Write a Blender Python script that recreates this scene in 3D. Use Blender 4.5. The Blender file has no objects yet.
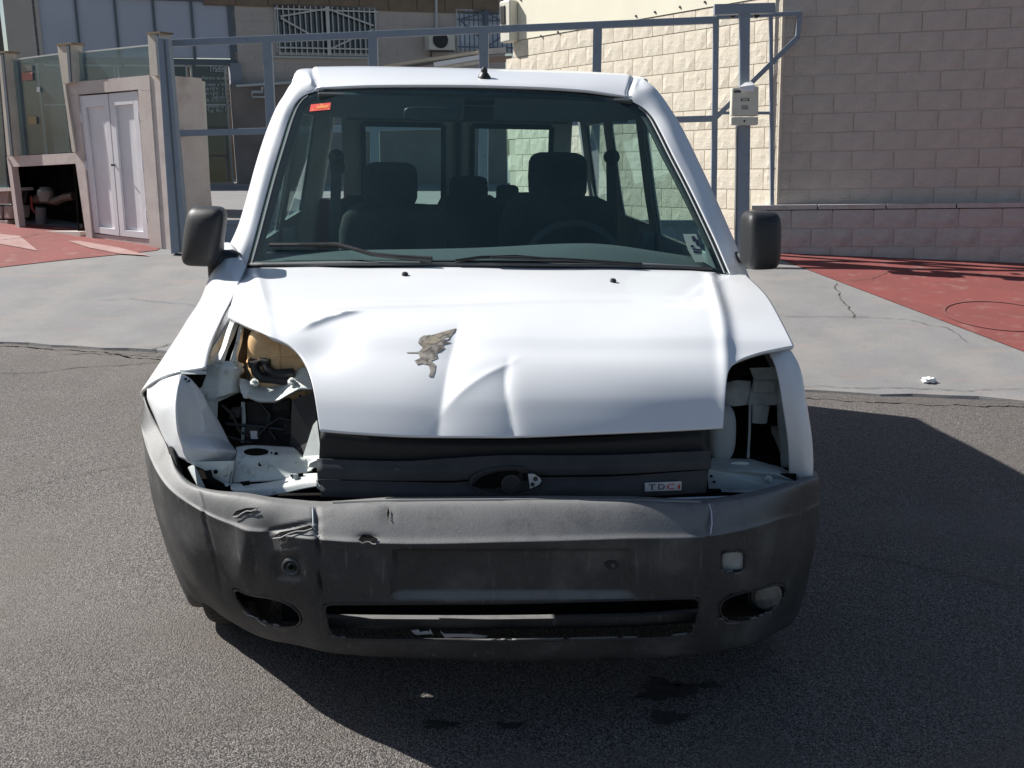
import bpy, bmesh, math, random
import numpy as np
from mathutils import Vector, Matrix
from mathutils.geometry import tessellate_polygon
random.seed(7); rng = np.random.default_rng(7)
S = bpy.context.scene; COL = S.collection
R_ = math.radians
# ------------------------------------------------------------------ camera
FPX = 1060.0
CAM = np.array([-.22, -2.45, 1.525]); YAW, PIT, ROL = R_(5), R_(12.9), R_(1.0)
_c, _s = math.cos(YAW), math.sin(YAW); _u = np.array([0, 0, 1.])
_f = np.array([_s, _c, 0]); _r = np.array([_c, -_s, 0])
FW = _f*math.cos(PIT)-_u*math.sin(PIT); _u2 = _u*math.cos(PIT)+_f*math.sin(PIT)
RT = _r*math.cos(ROL)+_u2*math.sin(ROL); UP = _u2*math.cos(ROL)-_r*math.sin(ROL)
cd = bpy.data.cameras.new('camera'); cam = bpy.data.objects.new('camera', cd); COL.objects.link(cam)
cd.sensor_width = 36; cd.lens = 36*FPX/1024; cd.clip_end = 500; cd.clip_start = .05
M = Matrix.Identity(4)
for i in range(3):
    M[i][0] = RT[i]; M[i][1] = UP[i]; M[i][2] = -FW[i]; M[i][3] = CAM[i]
cam.matrix_world = M; S.camera = cam
S.render.resolution_x = 1024; S.render.resolution_y = 768
# ------------------------------------------------------------------ light
SUNV = Vector((-1.07, .49, 1.0)).normalized()
w = bpy.data.worlds.new('World'); S.world = w; w.use_nodes = True
nt = w.node_tree; nt.nodes.clear()
sky = nt.nodes.new('ShaderNodeTexSky'); sky.sky_type = 'NISHITA'; sky.sun_disc = False
sky.sun_elevation = math.asin(SUNV.z); sky.sun_rotation = math.atan2(SUNV.x, SUNV.y)
bg = nt.nodes.new('ShaderNodeBackground'); bg.inputs[1].default_value = .052
wo = nt.nodes.new('ShaderNodeOutputWorld')
nt.links.new(sky.outputs[0], bg.inputs[0]); nt.links.new(bg.outputs[0], wo.inputs[0])
sd = bpy.data.lights.new('sun', 'SUN'); sd.energy = 5.0; sd.angle = R_(.5); sd.color = (1, .965, .915)
sun = bpy.data.objects.new('sun', sd); COL.objects.link(sun); sun.rotation_euler = SUNV.to_track_quat('Z', 'Y').to_euler()
S.view_settings.view_transform = 'Standard'; S.view_settings.look = 'None'
S.view_settings.exposure = .6; S.view_settings.gamma = 1
# ------------------------------------------------------------------ geometry of the view: where a sight line meets a surface
def ray(x, y): return FW+RT*((x-512)/FPX)-UP*((y-384)/FPX)
def D(x, y, d): return CAM+ray(x, y)*d
def V(x, y, Y):
    r = ray(x, y); return CAM+r*((Y-CAM[1])/r[1])
def ZP(x, y, z=0.):
    r = ray(x, y); return CAM+r*((z-CAM[2])/r[2])
def PL(x, y, o, n):
    r = ray(x, y); return CAM+r*(np.dot(o-CAM, n)/np.dot(r, n))
def proj(p):
    d = np.asarray(p)-CAM; ww = d@FW
    return np.stack([512+FPX*(d@RT)/ww, 384-FPX*(d@UP)/ww], -1), ww
# gravity frame of the street behind (the road falls slightly to the right under the van)
_p2, _r2 = R_(11.9), R_(-1.2)
G = np.cos(_p2)*(UP*np.cos(_r2)+RT*np.sin(_r2))-FW*np.sin(_p2)
_fh = FW-G*(FW@G); _fh /= np.linalg.norm(_fh); _rh = np.cross(_fh, G)
def hdir(a): a = R_(a); return _fh*math.cos(a)+_rh*math.sin(a)
# ------------------------------------------------------------------ materials
MATS = {}
def mat(name, col, rough=.6, metal=0, col2=None, scale=8, bump=0, bscale=60, spec=.5, detail=6, coat=0, low=.35, high=.65, col3=None, s3=1.5, l3=.5, h3=.7):
    m = bpy.data.materials.new(name); m.use_nodes = True; t = m.node_tree; b = t.nodes['Principled BSDF']
    b.inputs['Roughness'].default_value = rough; b.inputs['Metallic'].default_value = metal
    b.inputs['Specular IOR Level'].default_value = spec; b.inputs['Coat Weight'].default_value = coat
    b.inputs['Coat Roughness'].default_value = .08
    tc = t.nodes.new('ShaderNodeTexCoord'); src = tc.outputs['Object']
    b.inputs['Base Color'].default_value = (*col, 1)
    def noise(sc, de=detail, ro=.6):
        n = t.nodes.new('ShaderNodeTexNoise'); n.inputs['Scale'].default_value = sc; n.inputs['Detail'].default_value = de
        n.inputs['Roughness'].default_value = ro; t.links.new(src, n.inputs['Vector']); return n.outputs['Fac']
    def ramp(fac, lo, hi, a=0., bb=1.):
        r = t.nodes.new('ShaderNodeMapRange'); r.inputs[1].default_value = lo; r.inputs[2].default_value = hi
        r.inputs[3].default_value = a; r.inputs[4].default_value = bb; t.links.new(fac, r.inputs[0]); return r.outputs[0]
    def mix(fac, a, bcol):
        x = t.nodes.new('ShaderNodeMix'); x.data_type = 'RGBA'; t.links.new(fac, x.inputs[0])
        if isinstance(a, tuple): x.inputs[6].default_value = (*a, 1)
        else: t.links.new(a, x.inputs[6])
        x.inputs[7].default_value = (*bcol, 1); return x.outputs[2]
    cur = None
    if col2:
        cur = mix(ramp(noise(scale), low, high), col, col2)
    if col3: cur = mix(ramp(noise(s3, 5), l3, h3), cur if cur is not None else col, col3)
    if cur is not None: t.links.new(cur, b.inputs['Base Color'])
    if bump:
        bn = t.nodes.new('ShaderNodeBump'); bn.inputs['Strength'].default_value = 1; bn.inputs['Distance'].default_value = bump
        t.links.new(noise(bscale, 8, .65), bn.inputs['Height']); t.links.new(bn.outputs[0], b.inputs['Normal'])
    m['h'] = 1; MATS[name] = m
    m_helpers[name] = (t, b, src, noise, ramp, mix)
    return m
m_helpers = {}
white = mat('white_paint', (.80, .82, .84), .32, col2=(.74, .76, .78), scale=2.2, coat=.5, low=.4, high=.8)
primer = mat('pale_inner_paint', (.70, .74, .71), .5, col2=(.52, .56, .53), scale=14, low=.45, high=.8, col3=(.16, .14, .11), s3=30, l3=.6, h3=.75)
primerd = mat('dusty_inner_paint', (.56, .61, .60), .6, col2=(.36, .40, .39), scale=12, low=.4, high=.7)
black = mat('black_plastic', (.012, .013, .014), .45, col2=(.03, .03, .03), scale=20)
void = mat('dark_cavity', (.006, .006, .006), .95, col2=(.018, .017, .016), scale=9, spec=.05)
grillem = mat('grille_plastic', (.032, .036, .043), .68, col2=(.05, .053, .06), scale=12, bump=.0004, bscale=200)
rubber = mat('rubber', (.015, .015, .015), .7, col2=(.03, .03, .028), scale=30, bump=.001, bscale=100)
trim = mat('interior_trim', (.20, .22, .22), .8, col2=(.16, .18, .18), scale=6)
fabric = mat('seat_fabric', (.010, .011, .013), .95, col2=(.018, .019, .022), scale=60, bump=.001, bscale=150)
dashm = mat('dash_plastic', (.10, .108, .112), .7, bump=.0008, bscale=150)
mirrorpl = mat('mirror_plastic', (.022, .022, .024), .5, bump=.0006, bscale=260)
chrome = mat('mirror_glass', (.7, .72, .75), .04, metal=1)
steel = mat('wheel_steel', (.10, .10, .105), .45, metal=.6, col2=(.05, .05, .05), scale=10)
orange = mat('reservoir_plastic', (.80, .52, .26), .38, col2=(.86, .64, .38), scale=9, spec=.5, col3=(.62, .36, .16), s3=6, l3=.5, h3=.7)
hose = mat('hose_rubber', (.02, .02, .02), .45)
bare = mat('scraped_metal', (.20, .18, .155), .6, col2=(.36, .33, .29), scale=70, low=.4, high=.6, col3=(.11, .10, .09), s3=45, l3=.5, h3=.6)
bluesteel = mat('blue_grey_paint', (.20, .245, .31), .5, col2=(.225, .265, .325), scale=5, col3=(.10, .12, .15), s3=12, l3=.62, h3=.8)
darkblock = mat('grey_split_block', (.47, .42, .38), .95, col2=(.52, .465, .42), scale=7, bump=.010, bscale=40, col3=(.40, .355, .325), s3=2.5, l3=.5, h3=.8)
pinkblock = mat('pink_split_block', (.44, .41, .395), .95, col2=(.49, .455, .44), scale=7, bump=.008, bscale=40, col3=(.38, .335, .32), s3=5, l3=.5, h3=.8)
creamblock = mat('cream_split_block', (.60, .54, .44), .95, col2=(.68, .62, .52), scale=10, bump=.005, bscale=45, col3=(.50, .42, .32), s3=3, l3=.5, h3=.8)
mortar = mat('mortar', (.47, .42, .38), .95, bump=.002)
mortarc = mat('cream_mortar', (.52, .465, .385), .95, bump=.002)
plaster = mat('cream_plaster', (.72, .69, .56), .8, col2=(.68, .65, .53), scale=2, bump=.0008)
greyblock = mat('facade_block', (.42, .38, .345), .9, col2=(.46, .415, .375), scale=3, bump=.003, bscale=20)
brownstone = mat('brown_stone', (.17, .125, .085), .8, col2=(.22, .16, .11), scale=5, bump=.002, bscale=20)
render_ = mat('pale_render', (.60, .54, .50), .9, col2=(.54, .47, .44), scale=5, bump=.002, bscale=40, col3=(.36, .31, .28), s3=2, l3=.55, h3=.75)
doorpaint = mat('lilac_white_paint', (.74, .73, .76), .5, col2=(.69, .68, .705), scale=4)
frameblue = mat('frame_paint', (.10, .12, .14), .5)
palepaint = mat('pale_frame_paint', (.46, .48, .46), .5)
whitebar = mat('white_bars', (.60, .60, .57), .5, col2=(.5, .48, .44), scale=9)
beige = mat('beige_plastic', (.62, .60, .52), .5, col2=(.56, .54, .47), scale=6)
paper = mat('white_paper', (.8, .8, .8), .8)
redst = mat('red_sticker', (.62, .03, .02), .5, col2=(.75, .25, .05), scale=70, low=.55, high=.65)
blackprint = mat('dark_print', (.02, .025, .05), .5)
redprint = mat('red_print', (.55, .02, .03), .5)
silver = mat('silver_badge', (.55, .58, .62), .35, metal=.3); dulls = mat('dull_trim', (.22, .23, .24), .5)
creamwall = mat('cream_wall', (.62, .60, .50), .85, col2=(.55, .53, .44), scale=2)
darkwall = mat('dark_brown_wall', (.10, .085, .075), .8, col2=(.14, .12, .10), scale=3)
lightprint = mat('window_print', (.55, .58, .58), .5)
crackm = mat('crack_dirt', (.05, .046, .042), .95, col2=(.11, .10, .088), scale=20)
oilm = mat('oil_stain', (.045, .042, .04), .75, col2=(.018, .018, .018), scale=30, bump=.002, bscale=150)
lamp_glass = mat('lamp_lens', (.16, .17, .17), .12, col2=(.08, .08, .08), scale=30)
stonem = mat('rough_stone', (.28, .22, .20), .95, col2=(.36, .30, .27), scale=9, bump=.01, bscale=25)
skypane = mat('sky_reflection_tone', (.40, .43, .50), .5, col2=(.44, .47, .54), scale=1, spec=.3)  # flat blue-grey painted in for the sky reflected by the upper panes

# bumper plastic: dusty, scuffed
bump_pl = mat('scuffed_bumper_plastic', (.024, .025, .027), .6, col2=(.055, .056, .058), scale=5, low=.35, high=.75, bump=.0006, bscale=160, col3=(.10, .10, .098), s3=5, l3=.52, h3=.75)
t, b, src, noise, ramp, mix = m_helpers['scuffed_bumper_plastic']
mp = t.nodes.new('ShaderNodeMapping'); mp.inputs['Scale'].default_value = (26, 26, 3); mp.inputs['Rotation'].default_value = (.1, .35, .2); t.links.new(src, mp.inputs[0])
n = t.nodes.new('ShaderNodeTexNoise'); n.inputs['Scale'].default_value = 2.5; n.inputs['Detail'].default_value = 9; t.links.new(mp.outputs[0], n.inputs['Vector'])
cur = b.inputs['Base Color'].links[0].from_socket
# upward faces hold dust: depends on the surface's own tilt
geo = t.nodes.new('ShaderNodeNewGeometry'); sx = t.nodes.new('ShaderNodeSeparateXYZ'); t.links.new(geo.outputs['Normal'], sx.inputs[0])
du = ramp(sx.outputs[2], .15, .6, 0, .8)
x = mix(du, cur, (.215, .216, .214))
x = mix(ramp(noise(14, 9, .75), .5, .7, 0, .5), x, (.06, .06, .06)); x = mix(ramp(n.outputs['Fac'], .62, .74, 0, .22), x, (.30, .29, .28))
spk = noise(300, 2); x = mix(ramp(spk, .68, .74, 0, .6), x, (.35, .34, .33))
t.links.new(x, b.inputs['Base Color'])

# asphalt
asph = mat('asphalt', (.10, .10, .10), .9)
t, b, src, noise, ramp, mix = m_helpers['asphalt']
vo = t.nodes.new('ShaderNodeTexVoronoi'); vo.inputs['Scale'].default_value = 210; t.links.new(src, vo.inputs['Vector'])
sep = t.nodes.new('ShaderNodeSeparateColor'); t.links.new(vo.outputs['Color'], sep.inputs[0])
cur = mix(ramp(sep.outputs[0], 0, 1), (.115, .105, .100), (.335, .308, .292))
cur = mix(ramp(vo.outputs['Distance'], .28, .7), cur, (.04, .036, .033))
cur = mix(ramp(noise(420, 3), .56, .7, 0, .6), cur, (.035, .032, .03))
cur = mix(ramp(sep.outputs[1], .94, .96), cur, (.30, .27, .24))
cur = mix(ramp(noise(.5, 6), .5, .62, 0, .35), cur, (.21, .187, .17)); cur = mix(ramp(noise(1.1, 6), .45, .75, 0, .45), cur, (.098, .086, .077))
cur = mix(ramp(noise(2.6, 8), .50, .72, 0, .5), cur, (.125, .108, .09))
t.links.new(cur, b.inputs['Base Color'])
bn = t.nodes.new('ShaderNodeBump'); bn.inputs['Distance'].default_value = .0035; bn.inputs['Strength'].default_value = 1; bn.invert = True
mth = t.nodes.new('ShaderNodeMath'); mth.operation = 'ADD'; t.links.new(vo.outputs['Distance'], mth.inputs[0]); t.links.new(noise(60, 4), mth.inputs[1])
t.links.new(mth.outputs[0], bn.inputs['Height']); t.links.new(bn.outputs[0], b.inputs['Normal'])
# concrete apron and red paint
conc = mat('worn_concrete', (.228, .226, .226), .9, col2=(.198, .197, .197), scale=3, bump=.003, bscale=70, col3=(.26, .248, .236), s3=1.6, l3=.45, h3=.7)
t, b, src, noise, ramp, mix = m_helpers['worn_concrete']
cur = b.inputs['Base Color'].links[0].from_socket
cur = mix(ramp(noise(45, 8, .8), .5, .75, 0, .55), cur, (.15, .148, .145)); cur = mix(ramp(noise(110, 4, .8), .62, .75, 0, .6), cur, (.36, .35, .33)); cur = mix(ramp(noise(4, 9, .75), .55, .7, 0, .4), cur, (.17, .166, .16))
mp = t.nodes.new('ShaderNodeMapping'); mp.inputs['Scale'].default_value = (1, 5, 1); mp.inputs['Rotation'].default_value = (0, 0, .28); t.links.new(src, mp.inputs[0])
n = t.nodes.new('ShaderNodeTexNoise'); n.inputs['Scale'].default_value = 1.7; n.inputs['Detail'].default_value = 7; t.links.new(mp.outputs[0], n.inputs['Vector'])
cur = mix(ramp(n.outputs['Fac'], .55, .72, 0, .35), cur, (.31, .235, .20)); cur = mix(ramp(noise(9, 8), .6, .75, 0, .5), cur, (.17, .16, .15))
t.links.new(cur, b.inputs['Base Color'])
redp = mat('red_pavement_paint', (.23, .060, .054), .8, col2=(.19, .054, .048), scale=2.5, bump=.002, bscale=60, col3=(.25, .13, .115), s3=7, l3=.55, h3=.75)

def glassmat(name, tint, refl=.9, ior=1.5, rough=0.0):
    m = bpy.data.materials.new(name); m.use_nodes = True; t = m.node_tree; t.nodes.clear()
    o = t.nodes.new('ShaderNodeOutputMaterial'); tr = t.nodes.new('ShaderNodeBsdfTransparent'); tr.inputs[0].default_value = (*tint, 1)
    gl = t.nodes.new('ShaderNodeBsdfGlossy'); gl.inputs['Roughness'].default_value = rough; gl.inputs[0].default_value = (refl, refl, refl, 1)
    fr = t.nodes.new('ShaderNodeFresnel'); ge = t.nodes.new('ShaderNodeNewGeometry'); mr = t.nodes.new('ShaderNodeMapRange')
    mr.inputs[3].default_value = ior; mr.inputs[4].default_value = 1/ior; t.links.new(ge.outputs['Backfacing'], mr.inputs[0]); t.links.new(mr.outputs[0], fr.inputs[0])
    mx = t.nodes.new('ShaderNodeMixShader')
    t.links.new(fr.outputs[0], mx.inputs[0]); t.links.new(tr.outputs[0], mx.inputs[1]); t.links.new(gl.outputs[0], mx.inputs[2]); t.links.new(mx.outputs[0], o.inputs[0])
    return m
wglass = glassmat('windscreen_glass', (.68, .84, .83), .85, 1.45, .012)
sglass = glassmat('side_glass', (.88, .96, .93), .9, 1.25)
fglass = glassmat('fence_glass', (.60, .72, .76), .9, 1.6)
bglass = glassmat('building_glass', (.18, .21, .22), .9, 1.8, .02)
# glass haze: a diffuse film paints in the tone of reflected sky
def reflfilm(m, amt, col=(.30, .36, .36)):
    t = m.node_tree; o = [n for n in t.nodes if n.type == 'OUTPUT_MATERIAL'][0]; prev = o.inputs[0].links[0].from_socket
    d = t.nodes.new('ShaderNodeBsdfDiffuse'); d.inputs[0].default_value = (*col, 1); mx = t.nodes.new('ShaderNodeMixShader')
    tc = t.nodes.new('ShaderNodeTexCoord'); n = t.nodes.new('ShaderNodeTexNoise'); n.inputs['Scale'].default_value = 5; n.inputs['Detail'].default_value = 8
    t.links.new(tc.outputs['Object'], n.inputs['Vector']); r = t.nodes.new('ShaderNodeMapRange'); r.inputs[3].default_value = amt*.4; r.inputs[4].default_value = amt*1.6
    t.links.new(n.outputs['Fac'], r.inputs[0]); t.links.new(r.outputs[0], mx.inputs[0]); t.links.new(prev, mx.inputs[1]); t.links.new(d.outputs[0], mx.inputs[2]); t.links.new(mx.outputs[0], o.inputs[0])
reflfilm(wglass, .05, (.09, .20, .22))
reflfilm(fglass, .13, (.30, .38, .43))  # pale bluish film painted in for reflections on the fence glass
# ------------------------------------------------------------------ mesh helpers
def link(name, me, m, parent=None, smooth=None):
    o = bpy.data.objects.new(name, me); COL.objects.link(o)
    if m and not me.materials: me.materials.append(m)
    if parent: o.parent = parent
    if smooth is not None:
        me.polygons.foreach_set('use_smooth', [True]*len(me.polygons)); me.set_sharp_from_angle(angle=R_(smooth))
    return o
def mk(name, vs, fs, m, parent=None, smooth=None, recalc=False):
    me = bpy.data.meshes.new(name); me.from_pydata([tuple(map(float, v)) for v in vs], [], [tuple(map(int, f)) for f in fs])
    if recalc:
        bm = bmesh.new(); bm.from_mesh(me); bmesh.ops.recalc_face_normals(bm, faces=bm.faces); bm.to_mesh(me); bm.free()
    me.validate(); return link(name, me, m, parent, smooth)
def tag(o, label=None, cat=None, group=None, kind=None):
    if label: o['label'] = label
    if cat: o['category'] = cat
    if group: o['group'] = group
    if kind: o['kind'] = kind
    return o
def thing(name, loc, label, cat, group=None):
    o = bpy.data.objects.new(name, None); COL.objects.link(o); o.location = [float(v) for v in loc]; o.empty_display_size = .2
    tag(o, label, cat, group); return o
def under(o, parent):          # parent a world-coordinate mesh under an empty that sits elsewhere
    o.parent = parent; o.matrix_parent_inverse = Matrix.Translation(parent.location).inverted(); return o
def solid(o, th, off=1):
    md = o.modifiers.new('solid', 'SOLIDIFY'); md.thickness = th; md.offset = off; return o
def bevel(o, wd, seg=2):
    md = o.modifiers.new('bevel', 'BEVEL'); md.width = wd; md.segments = seg; md.limit_method = 'ANGLE'; md.angle_limit = R_(35); return o
class MB:
    def __init__(s): s.v = []; s.f = []
    def add(s, vs, fs):
        n = len(s.v); s.v += [tuple(map(float, v)) for v in vs]; s.f += [tuple(i+n for i in f) for f in fs]; return s
    def box(s, o, a, b, c):     # corner o and three edge vectors
        o, a, b, c = map(lambda q: np.array(q, float), (o, a, b, c))
        vs = [o, o+a, o+a+b, o+b, o+c, o+a+c, o+a+b+c, o+b+c]
        fs = [(0, 3, 2, 1), (4, 5, 6, 7), (0, 1, 5, 4), (1, 2, 6, 5), (2, 3, 7, 6), (3, 0, 4, 7)]
        if np.dot(np.cross(a, b), c) < 0: fs = [f[::-1] for f in fs]
        return s.add(vs, fs)
    def bar(s, p, q, w, h, n):    # square bar from p to q; n: direction of h
        p, q, n = map(lambda k: np.array(k, float), (p, q, n)); d = q-p; sd_ = np.cross(d, n); sd_ /= np.linalg.norm(sd_); nn = np.cross(sd_, d); nn /= np.linalg.norm(nn)
        return s.box(p-sd_*w/2-nn*h/2, d, sd_*w, nn*h)
    def tube(s, pts, r, seg=8, cap=True):
        pts = [np.array(p, float) for p in pts]; rs = r if hasattr(r, '__len__') else [r]*len(pts); rings = []
        vs = []; fs = []; prev = None
        for i, p in enumerate(pts):
            d = pts[min(i+1, len(pts)-1)]-pts[max(i-1, 0)]; d /= np.linalg.norm(d)+1e-9
            if prev is None: prev = np.cross(d, [0, 0, 1.]) if abs(d[2]) < .9 else np.cross(d, [1., 0, 0])
            a = prev-d*(prev@d); a /= np.linalg.norm(a); prev = a; bb = np.cross(d, a)
            for k in range(seg):
                t = 2*math.pi*k/seg; vs.append(p+(a*math.cos(t)+bb*math.sin(t))*rs[i])
        for i in range(len(pts)-1):
            for k in range(seg):
                k2 = (k+1) % seg; fs.append((i*seg+k, i*seg+k2, (i+1)*seg+k2, (i+1)*seg+k))
        if cap: fs.append(tuple(range(seg))[::-1]); fs.append(tuple((len(pts)-1)*seg+k for k in range(seg)))
        return s.add(vs, fs)
    def lathe(s, o, ax, prof, seg=24, ref=None):   # prof: (distance along ax, radius)
        o, ax = np.array(o, float), np.array(ax, float); ax /= np.linalg.norm(ax)
        a = np.cross(ax, [0, 0, 1.]) if abs(ax[2]) < .9 else np.cross(ax, [1., 0, 0]); a /= np.linalg.norm(a); bb = np.cross(ax, a)
        vs = []; fs = []
        for (h, r) in prof:
            for k in range(seg):
                t = 2*math.pi*k/seg; vs.append(o+ax*h+(a*math.cos(t)+bb*math.sin(t))*r)
        for i in range(len(prof)-1):
            for k in range(seg):
                k2 = (k+1) % seg; fs.append((i*seg+k, i*seg+k2, (i+1)*seg+k2, (i+1)*seg+k))
        if prof[0][1] > 1e-4: fs.append(tuple(range(seg))[::-1])
        if prof[-1][1] > 1e-4: fs.append(tuple((len(prof)-1)*seg+k for k in range(seg)))
        return s.add(vs, fs)
    def build(s, name, m, parent=None, smooth=30, world=True, bev=0):
        o = mk(name, s.v, s.f, m, None, smooth, recalc=True)
        if parent is not None:
            under(o, parent) if parent.type == 'EMPTY' and parent.parent is None else sub(o, parent)
        if bev: bevel(o, bev)
        return o
def sub(o, parent):
    # sub-part: the parent mesh carries world coordinates already
    bpy.context.view_layer.update()
    o.parent = parent; o.matrix_parent_inverse = parent.matrix_world.inverted(); return o
def pchip(xs, ys, xq):
    xs = np.asarray(xs, float); ys = np.asarray(ys, float); h = np.diff(xs); dl = np.diff(ys, axis=0)/h[:, None]
    n = len(xs); m = np.zeros_like(ys)
    if n == 2: m[:] = dl[0]
    else:
        for i in range(1, n-1):
            a, b = dl[i-1], dl[i]; ok = a*b > 0; w1 = 2*h[i]+h[i-1]; w2 = h[i]+2*h[i-1]
            with np.errstate(divide='ignore', invalid='ignore'): hm = (w1+w2)/(w1/a+w2/b)
            m[i] = np.where(ok, hm, 0)
        m[0] = dl[0]; m[-1] = dl[-1]
    k = np.clip(np.searchsorted(xs, xq, side='right')-1, 0, n-2); t = ((xq-xs[k])/h[k])[:, None]; hh = h[k][:, None]
    return (2*t**3-3*t**2+1)*ys[k]+(t**3-2*t**2+t)*hh*m[k]+(-2*t**3+3*t**2)*ys[k+1]+(t**3-t**2)*hh*m[k+1]
def net(rows, nu, nv):
    """rows[j][i] 3-D points -> fine grid (nv+1, nu+1, 3)"""
    A = np.array(rows, float); nr, nc = A.shape[:2]
    uq = np.linspace(0, nc-1, nu+1); vq = np.linspace(0, nr-1, nv+1)
    B = np.stack([pchip(np.arange(nc), A[j], uq) for j in range(nr)])
    return np.stack([pchip(np.arange(nr), B[:, i], vq) for i in range(nu+1)], 1)
def gridmesh(name, Gd, m, parent=None, holes=(), th=0, smooth=40, thoff=-1, px=True, snap=.6):
    """grid -> mesh; holes: polygons in pixel space (px) cut out with vertices snapped on their edge"""
    nv, nu = Gd.shape[:2]; P = Gd.reshape(-1, 3).copy(); kill = np.zeros(len(P), bool)
    for H in holes:
        H = np.array(H, float); q, ww = proj(P); sdv, gr = sdpoly(q, H)
        cell = np.median(np.linalg.norm(np.diff(q.reshape(nv, nu, 2), axis=1), axis=-1)), np.median(np.linalg.norm(np.diff(q.reshape(nv, nu, 2), axis=0), axis=-1)); ce = max(cell)*snap
        near = np.abs(sdv) < ce
        mv = -gr*sdv[:, None]; P[near] += ((mv[:, :1]*RT-mv[:, 1:]*UP)*(ww/FPX)[:, None])[near]
        kill |= (sdv < -ce*.999)
        inside = (sdv < .0) | near
        if 'inn' in dir(): pass
        near_in = near
        kill2 = kill
    idx = np.arange(nv*nu).reshape(nv, nu); fs = []
    if len(holes):
        q, ww = proj(P); q = q.reshape(nv, nu, 2); cen = (q[:-1, :-1]+q[1:, :-1]+q[:-1, 1:]+q[1:, 1:])/4
        bad = np.zeros(cen.shape[:2], bool)
        for H in holes:
            sdv, _ = sdpoly(cen.reshape(-1, 2), np.array(H, float)); bad |= (sdv.reshape(bad.shape) < 0)
    for j in range(nv-1):
        for i in range(nu-1):
            if len(holes) and bad[j, i]: continue
            fs.append((idx[j, i], idx[j, i+1], idx[j+1, i+1], idx[j+1, i]))
    me = bpy.data.meshes.new(name); me.from_pydata(P.tolist(), [], fs)
    bm = bmesh.new(); bm.from_mesh(me); bmesh.ops.delete(bm, geom=[v for v in bm.verts if not v.link_faces], context='VERTS'); bm.to_mesh(me); bm.free()
    if sum(p.normal.dot(Vector(CAM)-p.center)*p.area for p in me.polygons) < 0: me.flip_normals()
    o = link(name, me, m, None, smooth)
    if parent is not None: under(o, parent) if parent.type == 'EMPTY' else sub(o, parent)
    if th: solid(o, th, -1)
    return o
def sdpoly(q, H):
    """signed distance (inside negative) and gradient to polygon H"""
    best = np.full(len(q), 1e9); gr = np.zeros((len(q), 2)); ins = np.zeros(len(q), bool)
    for k in range(len(H)):
        a, b = H[k], H[(k+1) % len(H)]; ab = b-a; t = np.clip(((q-a)@ab)/(ab@ab+1e-12), 0, 1); d = q-(a+t[:, None]*ab); L = np.linalg.norm(d, axis=1)
        up_ = L < best; best = np.where(up_, L, best); gr[up_] = d[up_]/np.maximum(L[up_, None], 1e-9)
        c1 = (a[1] > q[:, 1]) != (b[1] > q[:, 1])
        with np.errstate(divide='ignore', invalid='ignore'): xx = (b[0]-a[0])*(q[:, 1]-a[1])/(b[1]-a[1]+1e-15)+a[0]
        ins ^= c1 & (q[:, 0] < xx)
    sgn = np.where(ins, -1, 1); return best*sgn, gr*sgn[:, None]
def plate(name, pts, m, parent, th=.006, dirv=None, smooth=None, bev=0):
    """solid sheet with the outline pts (3-D), thickness th along dirv"""
    P = [np.array(p, float) for p in pts]
    nn = np.zeros(3)
    for i in range(len(P)):
        a, b = P[i], P[(i+1) % len(P)]; nn += np.cross(a, b)
    nn /= np.linalg.norm(nn)
    if dirv is None:
        dirv = nn if nn@(P[0]-CAM) > 0 else -nn
    dirv = np.array(dirv, float); tri = tessellate_polygon([[Vector(p) for p in P]]); n = len(P)
    vs = P+[p+dirv*th for p in P]; fs = [tuple(t) for t in tri]+[tuple(i+n for i in t)[::-1] for t in tri]
    fs += [(i, (i+1) % n, (i+1) % n+n, i+n) for i in range(n)]
    o = mk(name, vs, fs, m, None, smooth, recalc=True)
    if parent is not None: under(o, parent) if parent.type == 'EMPTY' else sub(o, parent)
    if bev: bevel(o, bev)
    return o
def hitfield(q, g, lo=.6, hi=8., n=240):
    """first point of each sight line where g(p) changes sign; q (k,2) pixels"""
    q = np.atleast_2d(np.array(q, float)); r = FW+RT*((q[:, :1]-512)/FPX)-UP*((q[:, 1:]-384)/FPX)
    ts = np.linspace(lo, hi, n); prev = g(CAM+r*lo); a = np.full(len(q), float(lo)); b_ = np.full(len(q), float(hi)); done = np.zeros(len(q), bool)
    for i in range(1, n):
        cur_ = g(CAM+r*ts[i]); ch = (~done) & (np.sign(cur_) != np.sign(prev)); a[ch] = ts[i-1]; b_[ch] = ts[i]; done |= ch; prev = cur_
    sa = np.sign(g(CAM+r*a[:, None]))
    for _ in range(30):
        mm = (a+b_)/2; s_ = np.sign(g(CAM+r*mm[:, None])); same = s_ == sa; a = np.where(same, mm, a); b_ = np.where(same, b_, mm)
    return CAM+r*a[:, None]
# ================================================================== GROUND
def edged(x, y): return (x+3.31)*.272+(y-5.5)*.962          # distance beyond the edge of the asphalt
def zg(x, y): return np.clip(edged(x, y), 0, 4.6)*.125
def GP(x, y):                                                  # sight line -> street surface
    return hitfield([(x, y)], lambda p: p[:, 2]-zg(p[:, 0], p[:, 1]), .6, 60, 600)[0]
# asphalt, wavy by a few mm
xs = np.concatenate([[-60, -20], np.linspace(-8, 8, 61), [20, 60]]); ys = np.concatenate([[-60, -20], np.linspace(-4, 6.6, 51)])
vs = [(x, y, 0) for y in ys for x in xs]; nx = len(xs)
fs = [(j*nx+i, j*nx+i+1, (j+1)*nx+i+1, (j+1)*nx+i) for j in range(len(ys)-1) for i in range(nx-1)]
tag(mk('asphalt_road', vs, fs, asph), kind='structure')
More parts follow.
